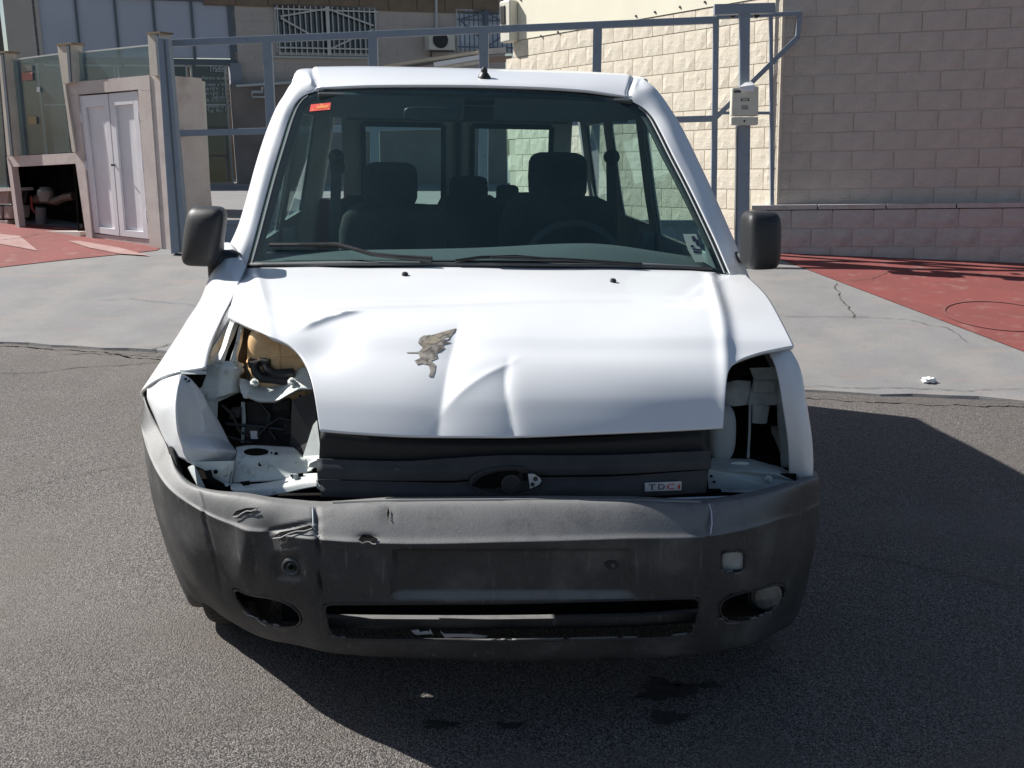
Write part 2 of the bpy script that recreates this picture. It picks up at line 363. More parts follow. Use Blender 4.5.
# apron: sheet rising from the asphalt; local coords u along the edge, d across
EU = np.array([.962, -.272]); EN = np.array([.272, .962]); E0 = np.array([-3.31, 5.5])
us = np.concatenate([[-60, -25], np.linspace(-8, 14, 111), [30, 60]]); ds = [0, .02, 1, 2, 3, 4.6, 8, 20, 60]
wob = lambda u: .035*math.sin(u*2.1)+.02*math.sin(u*5.7+1)+.012*math.sin(u*13)
vs = []
for j, d in enumerate(ds):
    for u in us:
        q = E0+EU*u+EN*(d+(wob(u) if j < 2 else 0)); vs.append((q[0], q[1], (-.03 if j == 0 else max(zg(q[0], q[1]), 0)+.012)))
nx = len(us); fs = [(j*nx+i, j*nx+i+1, (j+1)*nx+i+1, (j+1)*nx+i) for j in range(len(ds)-1) for i in range(nx-1)]
tag(mk('concrete_apron', vs, fs, conc), kind='structure')
def sheet(name, px, m, lift, kind='structure', parent=None, pts=None, dens=.25):
    """flat patch lying on the street surface, outline in sight-line coordinates"""
    P = [GP(*p) for p in px] if pts is None else pts
    Q = []
    for i in range(len(P)):
        a, b = P[i], P[(i+1) % len(P)]; k = max(1, int(np.linalg.norm(a-b)/dens))
        for j in range(k): Q.append(a+(b-a)*j/k)
    Q = [np.array([q[0], q[1], zg(q[0], q[1])+lift]) for q in Q]
    tri = tessellate_polygon([[Vector((q[0], q[1], 0)) for q in Q]])
    o = mk(name, Q, [tuple(t) for t in tri], m, None, None, recalc=False)
    me = o.data; bm = bmesh.new(); bm.from_mesh(me)
    for f in bm.faces:
        if f.normal.z < 0: f.normal_flip()
    bm.to_mesh(me); bm.free()
    if kind: tag(o, kind=kind)
    return o
# red painted paving to the right (runs up to the plinth) and to the left
pr_ = [GP(783, 262), GP(1024, 354)]; dirr = pr_[1]-pr_[0]
fr_ = lambda u, d: np.array([*(E0+EU*u+EN*d), 0.])
P = [pr_[0], pr_[1], pr_[1]+dirr*.6, pr_[1]+dirr*.6+np.array([6, 1, 0]), fr_(17, 4.58), fr_(5.0, 4.58)]
sheet('red_paving', None, redp, .018, pts=P)
P = [GP(-60, 275), GP(0, 269), GP(60, 262), GP(120, 256), GP(156, 252)]; P = P+[np.array([-2.7, 9.2, 0]), np.array([-5, 10.2, 0]), np.array([-9, 11, 0])]
sheet('red_paving', None, redp, .018, pts=P)
palepink = mat('worn_pink_concrete', (.40, .27, .25), .9, col2=(.33, .20, .18), scale=6)
sheet('worn_pale_patch', [(0, 236), (20, 238), (38, 253), (0, 246)], palepink, .024)
sheet('worn_pale_patch', [(68, 243), (80, 243), (120, 250), (150, 258), (120, 256), (90, 250)], palepink, .024)
def crack(px, wd, lift, m=crackm, jag=.35, name='crack', seed=1):
    r = random.Random(seed); P = [GP(*p) for p in px]; pts = []
    for a, b in zip(P[:-1], P[1:]):
        k = max(2, int(np.linalg.norm(b-a)/.03))
        for j in range(k): pts.append(a+(b-a)*j/k)
    pts.append(P[-1]); L = []; Rr = []; off = 0
    for i, p in enumerate(pts):
        d = pts[min(i+1, len(pts)-1)]-pts[max(0, i-1)]; d = d[:2]/(np.linalg.norm(d[:2])+1e-9); nn = np.array([-d[1], d[0]])
        off = off*.85+r.uniform(-1, 1)*.012*jag*3; ww = wd*r.uniform(.25, 1.3)*(0.3 if i in (0, len(pts)-1) else 1)
        for s_, lst in ((-1, L), (1, Rr)):
            q = p[:2]+nn*(off+s_*ww/2); lst.append((q[0], q[1], zg(q[0], q[1])+lift))
    n = len(L); o = mk(name, L+Rr, [(i, n+i, n+i+1, i+1) for i in range(n-1)], m)
    bm = bmesh.new(); bm.from_mesh(o.data)
    for f in bm.faces:
        if f.normal.z < 0: f.normal_flip()
    bm.to_mesh(o.data); bm.free(); return tag(o, kind='structure')
crack([(-60, 341), (0, 346), (60, 351), (110, 354), (165, 359), (230, 364), (330, 372)], .028, .016, seed=2, jag=.6)
crack([(60, 355), (100, 352), (140, 355), (172, 357)], .018, .007, seed=12, jag=.9)
crack([(0, 373), (40, 373), (80, 368), (120, 366), (170, 363)], .012, .005, seed=3)
crack([(118, 356), (150, 352), (175, 345)], .012, .018, seed=4)
crack([(795, 398), (840, 401), (900, 403), (950, 405), (1024, 405), (1100, 407)], .022, .016, seed=5, jag=.6)
crack([(780, 318), (850, 319), (905, 321), (945, 330), (970, 345)], .006, .018, seed=6)
crack([(836, 284), (841, 300), (850, 312), (853, 320)], .010, .018, seed=7)
crack([(800, 388), (880, 389), (960, 392), (1024, 390)], .006, .018, seed=8)
crack([(845, 283), (870, 281), (890, 272)], .008, .026, seed=9)
crack([(0, 500), (70, 478), (160, 460)], .005, .005, seed=15)
crack([(100, 302), (130, 300), (190, 307), (215, 311)], .005, .018, seed=16)
crack([(0, 243), (22, 240), (40, 236)], .015, .030, seed=17)
crack([(812, 545), (860, 556), (930, 568), (1024, 590)], .006, .005, seed=18)
# manhole cover outline in the red paving
c0 = GP(1000, 318); mbm = MB(); ring = [(c0[0]+.42*math.cos(t), c0[1]+.42*math.sin(t)) for t in np.linspace(0, 2*math.pi, 41)]
vs = []; fs = []
for k in range(40):
    t = 2*math.pi*k/40
    for rr in (.40, .425): 
        x_, y_ = c0[0]+rr*math.cos(t), c0[1]+rr*math.sin(t); vs.append((x_, y_, zg(x_, y_)+.024))
for k in range(40): a = 2*k; b_ = 2*((k+1) % 40); fs.append((a, a+1, b_+1, b_))
o = mk('manhole_rim', vs, fs, mat('dull_red_iron', (.20, .07, .065), .8)); tag(o, 'round manhole cover outline painted over in the red paving at right', 'manhole cover')
# oil stains in the shade under the bumper
def blob(cx, cy, rx, ry, seed, name='oil_stain'):
    r = random.Random(seed); P = []
    for k in range(90):
        t = 2*math.pi*k/90; q = .8+.18*math.sin(3*t+seed)+.12*math.sin(7*t+seed*2)+r.uniform(-.12, .12); P.append(ZP(cx+rx*q*math.cos(t), cy+ry*q*math.sin(t), .004))
    o = mk(name, P, [tuple(t) for t in tessellate_polygon([[Vector(p) for p in P]])], oilm); tag(o, kind='structure')
blob(665, 690, 32, 13, 1); blob(700, 685, 30, 3, 5); blob(668, 717, 22, 8, 2); blob(510, 725, 16, 4, 3); blob(440, 724, 22, 5, 8)
# crumpled paper scrap
lp = GP(928, 384); bm = bmesh.new(); bmesh.ops.create_icosphere(bm, subdivisions=3, radius=.034)
for v in bm.verts:
    v.co *= 1+rng.uniform(-.3, .35); v.co.z *= .55; v.co.x *= 1.25; v.co.z = max(v.co.z, -.015)
me = bpy.data.meshes.new('litter'); bm.to_mesh(me); bm.free(); o = link('crumpled_paper', me, paper, None); o.location = (lp[0], lp[1], lp[2]+.026)
tag(o, 'small scrap of crumpled white paper lying on the pale concrete', 'litter')

# ================================================================== BLOCK WALLS
def block_variants(L, H, dep, rough, n=6, m=None, nx=5, nz=3, seed=0):
    out = []; r = np.random.default_rng(seed)
    for k in range(n):
        vs = []; fs = []; g_ = .004
        X = np.linspace(g_, L-g_, nx+1); Z = np.linspace(g_, H-g_, nz+1)
        for j, z in enumerate(Z):
            for i, x in enumerate(X):
                e = i in (0, nx) or j in (0, nz); vs.append((x+(0 if e else r.uniform(-.01, .01)), -(0 if e else abs(r.normal(.6, .35))*rough), z+(0 if e else r.uniform(-.006, .006))))
        w_ = nx+1
        for j in range(nz):
            for i in range(nx):
                a = j*w_+i
                if (i+j+k) % 2: fs += [(a, a+1, a+w_+1), (a, a+w_+1, a+w_)]
                else: fs += [(a, a+1, a+w_), (a+1, a+w_+1, a+w_)]
        # returns
        bd = [i for i in range(w_)]+[j*w_+nx for j in range(1, nz+1)]+[nz*w_+i for i in range(nx-1, -1, -1)]+[j*w_ for j in range(nz-1, 0, -1)]
        n0 = len(vs); vs += [(vs[i][0], dep, vs[i][2]) for i in bd]; nb = len(bd)
        fs += [(bd[(i+1) % nb], bd[i], n0+i, n0+(i+1) % nb) for i in range(nb)]
        me = bpy.data.meshes.new('block'); me.from_pydata([tuple(map(float, v)) for v in vs], [], fs); me.materials.append(m); me.update(); out.append(me)
    return out
def frame(a, n_, up=G):       # columns a, inward, up
    return Matrix(((a[0], -n_[0], up[0]), (a[1], -n_[1], up[1]), (a[2], -n_[2], up[2]))).to_4x4()
def blockwall(root, o, a, n_, r0, r1, c0, c1, L, H, var, half=None, skip=None, seed=0, var2=None):
    rot = frame(a, n_); r = random.Random(seed)
    for j in range(r0, r1):
        offs = (L/2 if j % 2 else 0)
        for i in range(c0, c1):
            x0 = i*L+offs
            if skip and skip(x0, j*H, x0+L, (j+1)*H): continue
            p = np.array(o)+a*x0+G*(j*H)+n_*r.uniform(-.002, .003)
            b_ = bpy.data.objects.new('block', r.choice(var)); COL.objects.link(b_)
            b_.parent = root; b_.matrix_local = Matrix.Translation(Vector(p)-root.location) @ rot
# right dark wall
A1 = hdir(103); N1 = np.cross(A1, G); N1 *= np.sign(N1@(CAM-D(774, 100, 10.44)))
O1 = D(774.5, 204, 10.44)
v1 = block_variants(.380, .178, .1, .006, 6, darkblock, seed=1)
rw = thing('block_wall', O1, 'tall shaded grey concrete block wall behind the low pink plinth, at right', 'wall')
blockwall(rw, O1-A1*.05-G*(.178*1)+G*.14, A1, N1, 0, 17, 0, 13, .380, .178, v1, seed=3, skip=lambda x0, z0, x1, z1: False)
# half blocks fill the left edge of alternate rows
vh = block_variants(.190, .178, .1, .006, 2, darkblock, nx=3, seed=9)
for j in range(1, 17, 2):
    b_ = bpy.data.objects.new('block', vh[j//2 % 2]); COL.objects.link(b_); b_.parent = rw
    b_.matrix_local = Matrix.Translation(Vector(O1-A1*.05-G*(.178)+G*.14+G*j*.178)-rw.location) @ frame(A1, N1)
MB().box(O1-G*1.2-N1*.005-A1*.045, A1*5.3, -N1*.25, G*4.05).build('mortar_core', mortar, rw, None)
tagp = rw
# plinth
O2 = O1+N1*.16-A1*.22
vp = block_variants(.380, .178, .1, .012, 6, pinkblock, seed=2); vc = block_variants(.62, .05, .34, .004, 3, pinkblock, nx=6, nz=1, seed=4)
pw = thing('low_wall', O2, 'low wall of pinkish split blocks along the red paving at right', 'wall')
blockwall(pw, O2-G*(.178*5+.053), A1, N1, 0, 5, 0, 13, .380, .178, vp, seed=4)
for k in range(8):
    b_ = bpy.data.objects.new('coping_stone', vc[k % 3]); COL.objects.link(b_); b_.parent = pw
    b_.matrix_local = Matrix.Translation(Vector(O2+A1*(k*.625)-G*.052+N1*.012)-pw.location) @ frame(A1, N1)
MB().box(O2-G*1.4-N1*.006, A1*5.0, -N1*.26, G*1.33).build('mortar_core', mat('pink_mortar', (.45, .42, .405), .95), pw, None)
# cream wall receding to the left: its corner stands at the dark wall
A3 = hdir(-35.7); N3 = np.cross(G, A3); N3 *= np.sign(N3@(CAM-O1))
O3 = D(773.5, 204, 10.44)-A3*.02
L3 = 4.72
H3 = .2015; top3 = PL(740, 2, O3, N3); hz = (top3-O3)@G; n3 = int(round(hz/H3)); base3 = O3+G*(hz-n3*H3)
cw = thing('cream_wall', O3, 'sunlit cream split block wall with smooth plaster top, receding behind the gate', 'wall')
v3 = block_variants(.32, H3, .1, .007, 8, creamblock, seed=5)
e3 = (PL(506, 45, O3, N3)-O3)@A3; L3 = e3
nc3 = int(L3/.32)+1
# blocks run along -A3 seen from outside: use the direction that keeps the frame right-handed
def place3(x0, z0, me):
    b_ = bpy.data.objects.new('block', me); COL.objects.link(b_); b_.parent = cw
    p = base3+A3*(x0+.32)+G*z0; b_.matrix_local = Matrix.Translation(Vector(p)-cw.location) @ frame(-A3, N3)
rr = random.Random(11); v3h = block_variants(.16, H3, .1, .007, 3, creamblock, nx=3, seed=15)
for j in range(-4, n3):
    off = .16 if j % 2 else 0
    for i in range(0, nc3):
        x0 = i*.32+off
        if x0+.32 > L3+.12: continue
        place3(x0, j*H3, rr.choice(v3))
    if off: place3(-.16, j*H3, rr.choice(v3h))
MB().box(base3-G*1.2-N3*.007, A3*(L3-.02), -N3*.2, G*(hz+1.0)).build('mortar_core', mortarc, cw, None)
MB().box(base3+G*(n3*H3+.003)+N3*.01, A3*(L3+.02), -N3*.22, G*1.9).build('plaster_top', plaster, cw, None)
MB().box(O3-G*1.2-A3*.0-N3*.0+A1*.0, -A3*.02, -N3*.2, G*4.0).build('corner_edge', creamblock, cw, None)
for px, py in ((524, 29), (541, 36), (558, 32), (581, 25), (636, 16), (655, 12), (680, 7), (705, 2), (521, 0)):
    p = PL(px, py, O3+N3*.012, N3); MB().lathe(p, N3, [(0, .013), (.01, .012), (.011, 0)], 8).build('wall_screw', steel, cw)
# lamp on the cream wall
lo = PL(513, 22, O3+N3*.01, N3); wl = thing('wall_lamp', lo, 'beige box lamp with dark lens on the cream wall end', 'lamp')
c1 = PL(506.5, 8, O3+N3*.08, N3); hgt = .46; 
MB().box(lo-A3*.11-G*.25, A3*.22, N3*.13, G*.5).build('housing', beige, wl, bev=.02)
MB().box(lo-A3*.02-G*.03+N3*.131, A3*.10, N3*.012, G*.22).build('lens', black, wl, bev=.02)
# ================================================================== FAR BUILDING
AF = hdir(68); OF = D(450, 40, 23); NF = np.cross(AF, G); NF *= np.sign(NF@(CAM-OF))
def F(px, py, out=0.): return PL(px, py, OF+NF*out, NF)
def frect(x0, y0, x1, y1, out=0.):
    ym = (max(y0, 0)+min(y1, 215))/2; a = F(x0, ym, out); b_ = F(x1, ym, out); b_ = b_-G*((b_-a)@G); t0 = F((x0+x1)/2, y0, out); t1 = F((x0+x1)/2, y1, out)
    return a+G*((t1-a)@G), AF*((b_-a)@AF), G*((t0-t1)@G)          # lower-left corner, width, height vectors
def fbox(name, r, m, parent, out=0., th=.05, bev=0, mbx=None):
    o, a, h = frect(*r, out); k = (mbx or MB()).box(o, a, h, -NF*th)
    return k.build(name, m, parent, None, bev=bev) if mbx is None else None
fb = thing('grey_block_building', F(400, 190), 'long grey block building with barred windows seen behind the gate', 'building')
# facade mass pieces (set back 6 cm behind the blocks)
def fwall(r, out=-.06, m=mortar, name='wall'): return fbox(name, r, m, fb, out, .3)
fwall((236, -60, 506, 200), -.006)
v4 = block_variants(.40, .2, .06, .0012, 5, greyblock, nx=3, nz=1, seed=6)
of = F(236, 83); rr = random.Random(5); rotf = frame(AF, NF)
W1 = (275, 6, 377, 56); W2 = (456, 10, 512, 53)
def overlap(p, L, H):
    q, _ = proj(np.array([p+AF*L/2+G*H/2])); x, y = q[0]
    for wn in (W1, W2):
        if wn[0]-7 < x < wn[2]+7 and wn[1]-3 < y < wn[3]+3: return True
    return False
cnt = 0
for j in range(0, 40):
    for i in range(0, 30):
        p = of+AF*(i*.4+(.2 if j % 2 else 0))+G*(j*.2); q, _ = proj(np.array([p+AF*.2+G*.1])); x, y = q[0]
        if x > 500 or y < -22+(x-236)*.036+30 or overlap(p, .4, .2) or (x<275 and y<-14): continue
        b_ = bpy.data.objects.new('block', rr.choice(v4)); COL.objects.link(b_); b_.parent = fb; b_.matrix_local = Matrix.Translation(Vector(p)-fb.location) @ rotf; cnt += 1
# band of brown stones above
v5 = block_variants(.62, .30, .08, .004, 4, brownstone, nx=3, nz=1, seed=8)
for j in range(4):
    for i in range(-1, 20):
        p = F(236, 5)+AF*(i*.63)+G*(j*.31)-G*.02+NF*.03; q, _ = proj(np.array([p]))
        if q[0, 0] > 498: continue
        b_ = bpy.data.objects.new('brick', rr.choice(v5)); COL.objects.link(b_); b_.parent = fb; b_.matrix_local = Matrix.Translation(Vector(p)-fb.location) @ rotf
def barred(r, barm, pane, nb, label, rails=(.14, .9), diag=True, split=True):
    wnd = fbox('window', r, pane, fb, .004, .05)
    o, a, h = frect(*r, .0)
    fr = MB(); t_ = .05
    for q in ((o, a, h*.06), (o+h*.95, a, h*.05), (o, a*.02, h), (o+a*.98, a*.02, h)): fr.box(q[0], q[1], q[2], NF*.03)
    fr.build('window_frame', palepaint if barm is whitebar else whitebar, wnd, None)
    o = o+NF*.09
    for k in range(nb):
        p = o+a*((k+.5)/nb); MB().bar(p, p+h*.97, .02, .02, NF).build('bar', barm, wnd, None)
    for q in rails: MB().bar(o+h*q+NF*.022, o+a+h*q+NF*.022, .03, .02, NF).build('rail', barm, wnd, None)
    if diag:
        m_ = MB(); hw = a*.5
        for p, q in ((o+h*.75+a*.05, o+hw+h*.93), (o+hw+h*.93, o+a*.95+h*.62), (o+h*.72+a*.05, o+a*.42+h*.3), (o+a*.5+h*.12, o+a*.95+h*.55)): m_.bar(p+NF*.044, q+NF*.044, .03, .015, NF)
        m_.bar(o+hw+NF*.03, o+hw+h*.97+NF*.03, .07, .03, NF); m_.build('grille_brace', barm, wnd, None)
    return wnd
winglass_dark = glassmat('dark_window_glass', (.05, .06, .07), .9, 1.5); 
darkpane = mat('dark_pane', (.03, .04, .05), .15, spec=.8)
barred(W1, whitebar, darkpane, 19, 'w', diag=True)
bluebar = mat('blue_bars', (.10, .13, .17), .5)
barred(W2, bluebar, mat('white_pane', (.62, .70, .78), .3), 12, 'w', rails=(.12, .75), diag=True)
fbox('window_sill', (272, 56.5, 380, 58.5), palepaint, fb, .06, .1)
MB().tube([F(436, -10, .05), F(436.5, 30, .05)], .03, 8).build('conduit', palepaint, fb)
# lower part: dark ramp wall and a pale pipe
fbox('lower_wall', (236, 84.5, 506, 200), mat('brown_render', (.26, .22, .195), .9, col2=(.20, .17, .15), scale=2), fb, .30, .3)
MB().bar(F(236, 86, .36), F(300, 82, .36), .05, .05, NF).build('ledge', palepaint, fb)
MB().tube([F(252, 92, .45), F(262, 92, .45), F(262, 87, .45)], .03, 8).build('pipe', palepaint, fb)
MB().tube([F(252, 92, .45), F(252, 97, .45), F(270, 97, .45)], .02, 8).build('pipe', palepaint, fb)
# canopy beams that cross behind the gate
can = thing('canopy_edge', F(440, 62, 2.5), 'row of pale canopy beams with a white light box, right of the air conditioner', 'canopy')
def F2(px, py, d=19): return D(px, py, d)
MB().bar(F2(384, 66.5), F2(482, 51.5), .05, .05, G).build('beam', mat('weathered_beam', (.5, .44, .34), .7), can)
MB().bar(F2(400, 68), F2(482, 55), .04, .05, G).build('beam', darkwall, can)
MB().bar(F2(434, 65), F2(479, 57.5), .10, .08, G).build('light_box', paper, can)
MB().bar(F2(430, 69), F2(486, 61.5), .08, .05, G).build('beam', creamblock, can)
MB().bar(F2(478, 53), F2(506, 50.5), .16, .1, G).build('beam', render_, can)
MB().bar(F2(482, 60), F2(512, 59), .14, .1, G).build('beam', mat('dull_brown', (.30, .22, .17), .8), can)
# air conditioner
ac = thing('air_conditioner', F(444, 42, .1), 'white air conditioner unit mounted beside the blue barred window', 'air conditioner')
o_, a_, h_ = frect(429, 32, 455, 50, .35); MB().box(o_, a_, h_, -NF*.33).build('casing', beige, ac, None, bev=.02)
cc = F(440.5, 40, .36); MB().lathe(cc, NF, [(0, .17), (.008, .17), (.01, .155), (.006, .15), (.005, 0)], 24).build('fan_opening', black, ac)
for k in range(4): 
    m_ = MB(); r_k = .035+.035*k; m_.tube([cc+NF*.014+AF*r_k*math.cos(t)+G*r_k*math.sin(t) for t in np.linspace(0, 2*math.pi, 21)], .004, 4, False); m_.build('fan_ring', steel, ac)
MB().bar(F(430, 51.5, .3), F(454, 51.2, .3), .05, .04, G).build('bracket', steel, ac)
MB().bar(F(431, 51.5, .3), F(431, 56, .02), .04, .03, AF).build('bracket', steel, ac)
# ---- shopfront at the left end
sf = thing('shopfront', F(130, 150), 'glazed shopfront with tall pale upper panes and dark doors at far left', 'shopfront')
def sfb(name, r, m, out=0., th=.05): 
    o = fbox(name, r, m, sf, out, th); return o
sfb('pillar', (-120, -60, 10, 215), darkwall, .05, .4); 
pl_ = sfb('pillar', (6, -60, 41, 62), greyblock, .0, .4); sfb('lower_pane', (4, 62.5, 43, 212), bglass, -.03, .015); sfb('mullion', (22, 62.5, 24, 212), palepaint, .0, .05)  # lower pillar built as dark glass to imitate dark reflections in the fence
sfb('lintel', (35, -60, 236, -1), frameblue, .02, .3)
for k, (x0, x1) in enumerate([(33, 78), (79, 117), (118, 155), (156, 193), (194, 234)]):
    sfb('upper_pane', (x0, -1, x1, 58), skypane, -.04, .02)
for x0, x1 in ((35, 37.5), (77, 79.5), (116, 118.5), (154, 156.5), (192, 194.5), (229, 236)):
    fr = sfb('mullion', (x0, -2, x1, 64), frameblue, .0, .1)
sfb('transom', (34, 58, 236, 64), frameblue, .02, .1)
# interior behind lower glass
sfb('interior_back', (0, 64, 236, 215), darkwall, -2.2, .1); sfb('interior_floor_strip', (0, 205, 236, 225), darkwall, -.3, .1)
for x0, x1 in ((44, 82), (85, 121), (124, 158), (160, 192), (196, 230)):
    p = sfb('lower_pane', (x0, 66, x1, 204), bglass, -.03, .015)
    for r in ((x0-.5, 64.5, x0+1.2, 205), (x1-1.2, 64.5, x1+.5, 205), (x0, 64.5, x1, 66.5), (x0, 104, x1, 105.5)):
        o, a, h = frect(*r, .0); MB().box(o, a, h, -NF*.04).build('pane_frame', palepaint, p, None)
sfb('side_pillar', (235, 63, 246, 200), mat('blue_grey_pillar', (.22, .25, .28), .7), .12, .3)
sfb('step', (34, 205, 246, 222), render_, .5, .5)
# ---- lettering on the door glass
def lettering(parent, body, px, py, size, m, name='lettering', plane=None, out=.02, th=.002, width=None):
    cu = bpy.data.curves.new('text', 'FONT'); cu.body = body; cu.size = 1; cu.align_x = 'LEFT'; cu.extrude = .003; cu.resolution_u = 2
    to = bpy.data.objects.new('text', cu); COL.objects.link(to); dg = bpy.context.evaluated_depsgraph_get(); dg.update()
    me = bpy.data.meshes.new_from_object(to.evaluated_get(dg)); bpy.data.objects.remove(to); me.materials.clear(); me.materials.append(m)
    return me
def facetext(parent, body, p, a, up, n_, size, m, name='lettering', width=None):
    me = lettering(parent, body, 0, 0, 1, m); xs_ = [v.co.x for v in me.vertices]; w0 = max(xs_)-min(xs_); sx_ = (width/w0 if width else size)
    Mx = Matrix(((a[0]*sx_, up[0]*size, n_[0]*size), (a[1]*sx_, up[1]*size, n_[1]*size), (a[2]*sx_, up[2]*size, n_[2]*size))).to_4x4(); Mx.translation = Vector(p)
    me.transform(Mx); me.name = name; o = bpy.data.objects.new(name, me); COL.objects.link(o)
    if parent: under(o, parent) if parent.type == 'EMPTY' else sub(o, parent)
    return o
for body, px, py, s_, wd in (('Trading', 209, 72, .19, 18), ('Horario de atencion', 202, 79.5, .10, 33), ('Lunes a Viernes', 205, 86, .10, 29), ('de 9.30 H', 206, 90.5, .10, 12), ('a 14.00 H', 222, 90.5, .10, 14), ('de 16.30 H', 206, 95, .10, 12), ('a 20.15 H', 222, 95, .10, 14), ('Sabados', 212, 98.5, .09, 15), ('de 10.30 H a 14.00 H', 206, 102, .10, 31), ('www.trading', 207, 108, .10, 30), ('Tel. 961 73 82', 207, 112.5, .11, 28)):
    p = F(px, py, .04); q = F(px+wd, py, .04); facetext(sf, body, p, AF, G, NF, s_, lightprint, 'window_lettering', width=(q-p)@AF)
# pale return wall inside the gate
rt_o = [(170, 76, 12.6), (205, 81.5, 14.0), (211.5, 214, 14.0), (176, 238, 12.6)]
P4 = [D(*q) for q in rt_o]; plw = plate('inner_pale_wall', P4, creamwall, None, .15); tag(plw, 'pale cream wall with sloping top just inside the gate post', 'wall')
# ================================================================== LEFT FENCE, CABINET WALL, NICHE
QA, QB = D(65, 150, 11.2), D(160, 150, 10.5); AX = QB-QA; AX -= G*(AX@G); AX /= np.linalg.norm(AX); NX = np.cross(AX, G); NX *= np.sign(NX@(CAM-QA))
def X(px, py, out=0.): return PL(px, py, QA+NX*out, NX)
def xplate(name, px, m, parent, out=0., th=.1, bev=0): return plate(name, [X(*p, out) for p in px], m, parent, th, -NX, bev=bev)
cb = thing('meter_cabinet', X(120, 240), 'pale rendered pier with a double door meter cabinet set in it', 'cabinet')
FR = [(64.5, 83), (149, 75), (162.5, 258), (87, 243)]; OPN = [(77.5, 94.5), (137.5, 89.5), (149.5, 239.5), (92.5, 233.5)]
xplate('lintel', [FR[0], FR[1], (150.2, 91), (138, 89.5), (77.5, 94.5), (66, 96)], render_, cb, 0, .55)
xplate('jamb', [(66, 96.2), (77.5, 94.7), (92.8, 243), (87, 243.5)], render_, cb, 0, .551)
xplate('jamb', [(138, 89.8), (150.2, 91.2), (162.5, 258), (150.5, 256)], render_, cb, 0, .551)
xplate('sill', [(92.5, 233.7), (149.8, 239.7), (150.3, 258), (93, 250)], render_, cb, -.03, .5)
xplate('side_return', [(149, 75), (160, 75), (176, 254), (162.5, 254)], render_, cb, -.01, .54)
xplate('recess', [(70, 88), (145, 85), (156, 245), (84, 240)], darkwall, cb, -.3, .05)
def leaf(c):   # outline of a leaf, ul ur lr ll
    lf = xplate('door', c, doorpaint, cb, -.05, .04)
    c = [np.array(q, float) for q in c]; cen = sum(c)/4
    def ins(kx, ky0, ky1): 
        ul, ur, lr, ll = c; f = lambda u, v: (ul*(1-u)+ur*u)*(1-v)+(ll*(1-u)+lr*u)*v
        return f
    f = ins(0, 0, 0); u0, u1, v0, v1 = .17, .83, .085, .955
    for a, b_, c_, d_ in (((0, 0), (1, 0), (u1, v0), (u0, v0)), ((1, 0), (1, 1), (u1, v1), (u1, v0)), ((1, 1), (0, 1), (u0, v1), (u1, v1)), ((0, 1), (0, 0), (u0, v0), (u0, v1))):
        o = plate('door_rail', [X(*f(*q), -.02) for q in (a, b_, c_, d_)], doorpaint, lf, .028, -NX, bev=.003)
    return lf
l1 = leaf([(79, 96), (107.6, 93.8), (119.5, 236), (94, 232.5)]); l2 = leaf([(108.4, 93.7), (137, 91), (148.5, 239), (120.3, 236)])
MB().lathe(X(114.7, 165, -.02), NX, [(0, .010), (.02, .008), (.03, .012), (.04, .011), (.041, 0)], 10).build('handle', steel, l2)
for q in ((80.5, 117), (85.3, 165), (89.5, 212)): MB().tube([X(q[0], q[1]-4, -.015), X(q[0]+.7, q[1]+5, -.015)], .014, 8).build('hinge', doorpaint, l1)
for q in ((138.8, 115), (142.8, 163), (146.7, 214)): MB().tube([X(q[0], q[1]-4, -.015), X(q[0]+.7, q[1]+5, -.015)], .014, 8).build('hinge', doorpaint, l2)
nc = thing('meter_niche', X(45, 232), 'low pale framed niche with water meter pipes, left of the cabinet doors', 'niche')
xplate('frame_top', [(6.5, 156.5), (74, 152.8), (76, 163.5), (11.5, 167)], render_, nc, .0, .08)
xplate('frame_side', [(6.6, 156.7), (11.5, 167), (20, 232), (16.5, 233)], render_, nc, .01, .08)
xplate('frame_sill', [(17, 230.5), (80, 231.8), (80, 238), (17, 236)], render_, nc, .005, .5)
xplate('back_panel', [(5, 155), (80, 155), (85, 235), (15, 235)], void, nc, -.5, .03)  # black back and side sheets put the niche's deep shade into colour
for q_ in (((11.5, 167), (20, 232)), ((75, 164), (80, 232)), ((9, 166), (78, 163))):
    (a_, b_) = q_; plate('shade_lining', [X(*a_, -.09), X(*b_, -.09), X(*b_, -.5), X(*a_, -.5)], void, nc, .02)
def Xb(px, py, o=-.25): return X(px, py, o)
MB().tube([Xb(42, 231), Xb(41, 215), Xb(41, 207)], .06, 12).build('riser_pipe', mat('grey_pipe', (.12, .125, .13), .5), nc)
MB().tube([Xb(36, 200), Xb(44, 197), Xb(56, 201), Xb(66, 197), Xb(74, 196)], [.05, .07, .05, .045, .045], 12).build('meter_pipe', mat('brass_fittings', (.10, .08, .06), .5, metal=.4), nc)
MB().lathe(Xb(46, 196, -.22), G, [(-.06, .07), (.03, .09), (.06, .085), (.10, .05), (.1, 0)], 16).build('meter_body', mat('pale_meter', (.17, .16, .15), .5), nc)
MB().tube([Xb(31, 196, -.2), Xb(32, 208, -.2), Xb(36, 214, -.2)], 0.014, 8).build('red_valve_lever', mat('dull_red', (.22, .03, .02), .6), nc)
MB().tube([Xb(24, 203), Xb(26, 190)], .03, 8).build('small_pipe', mirrorpl, nc)
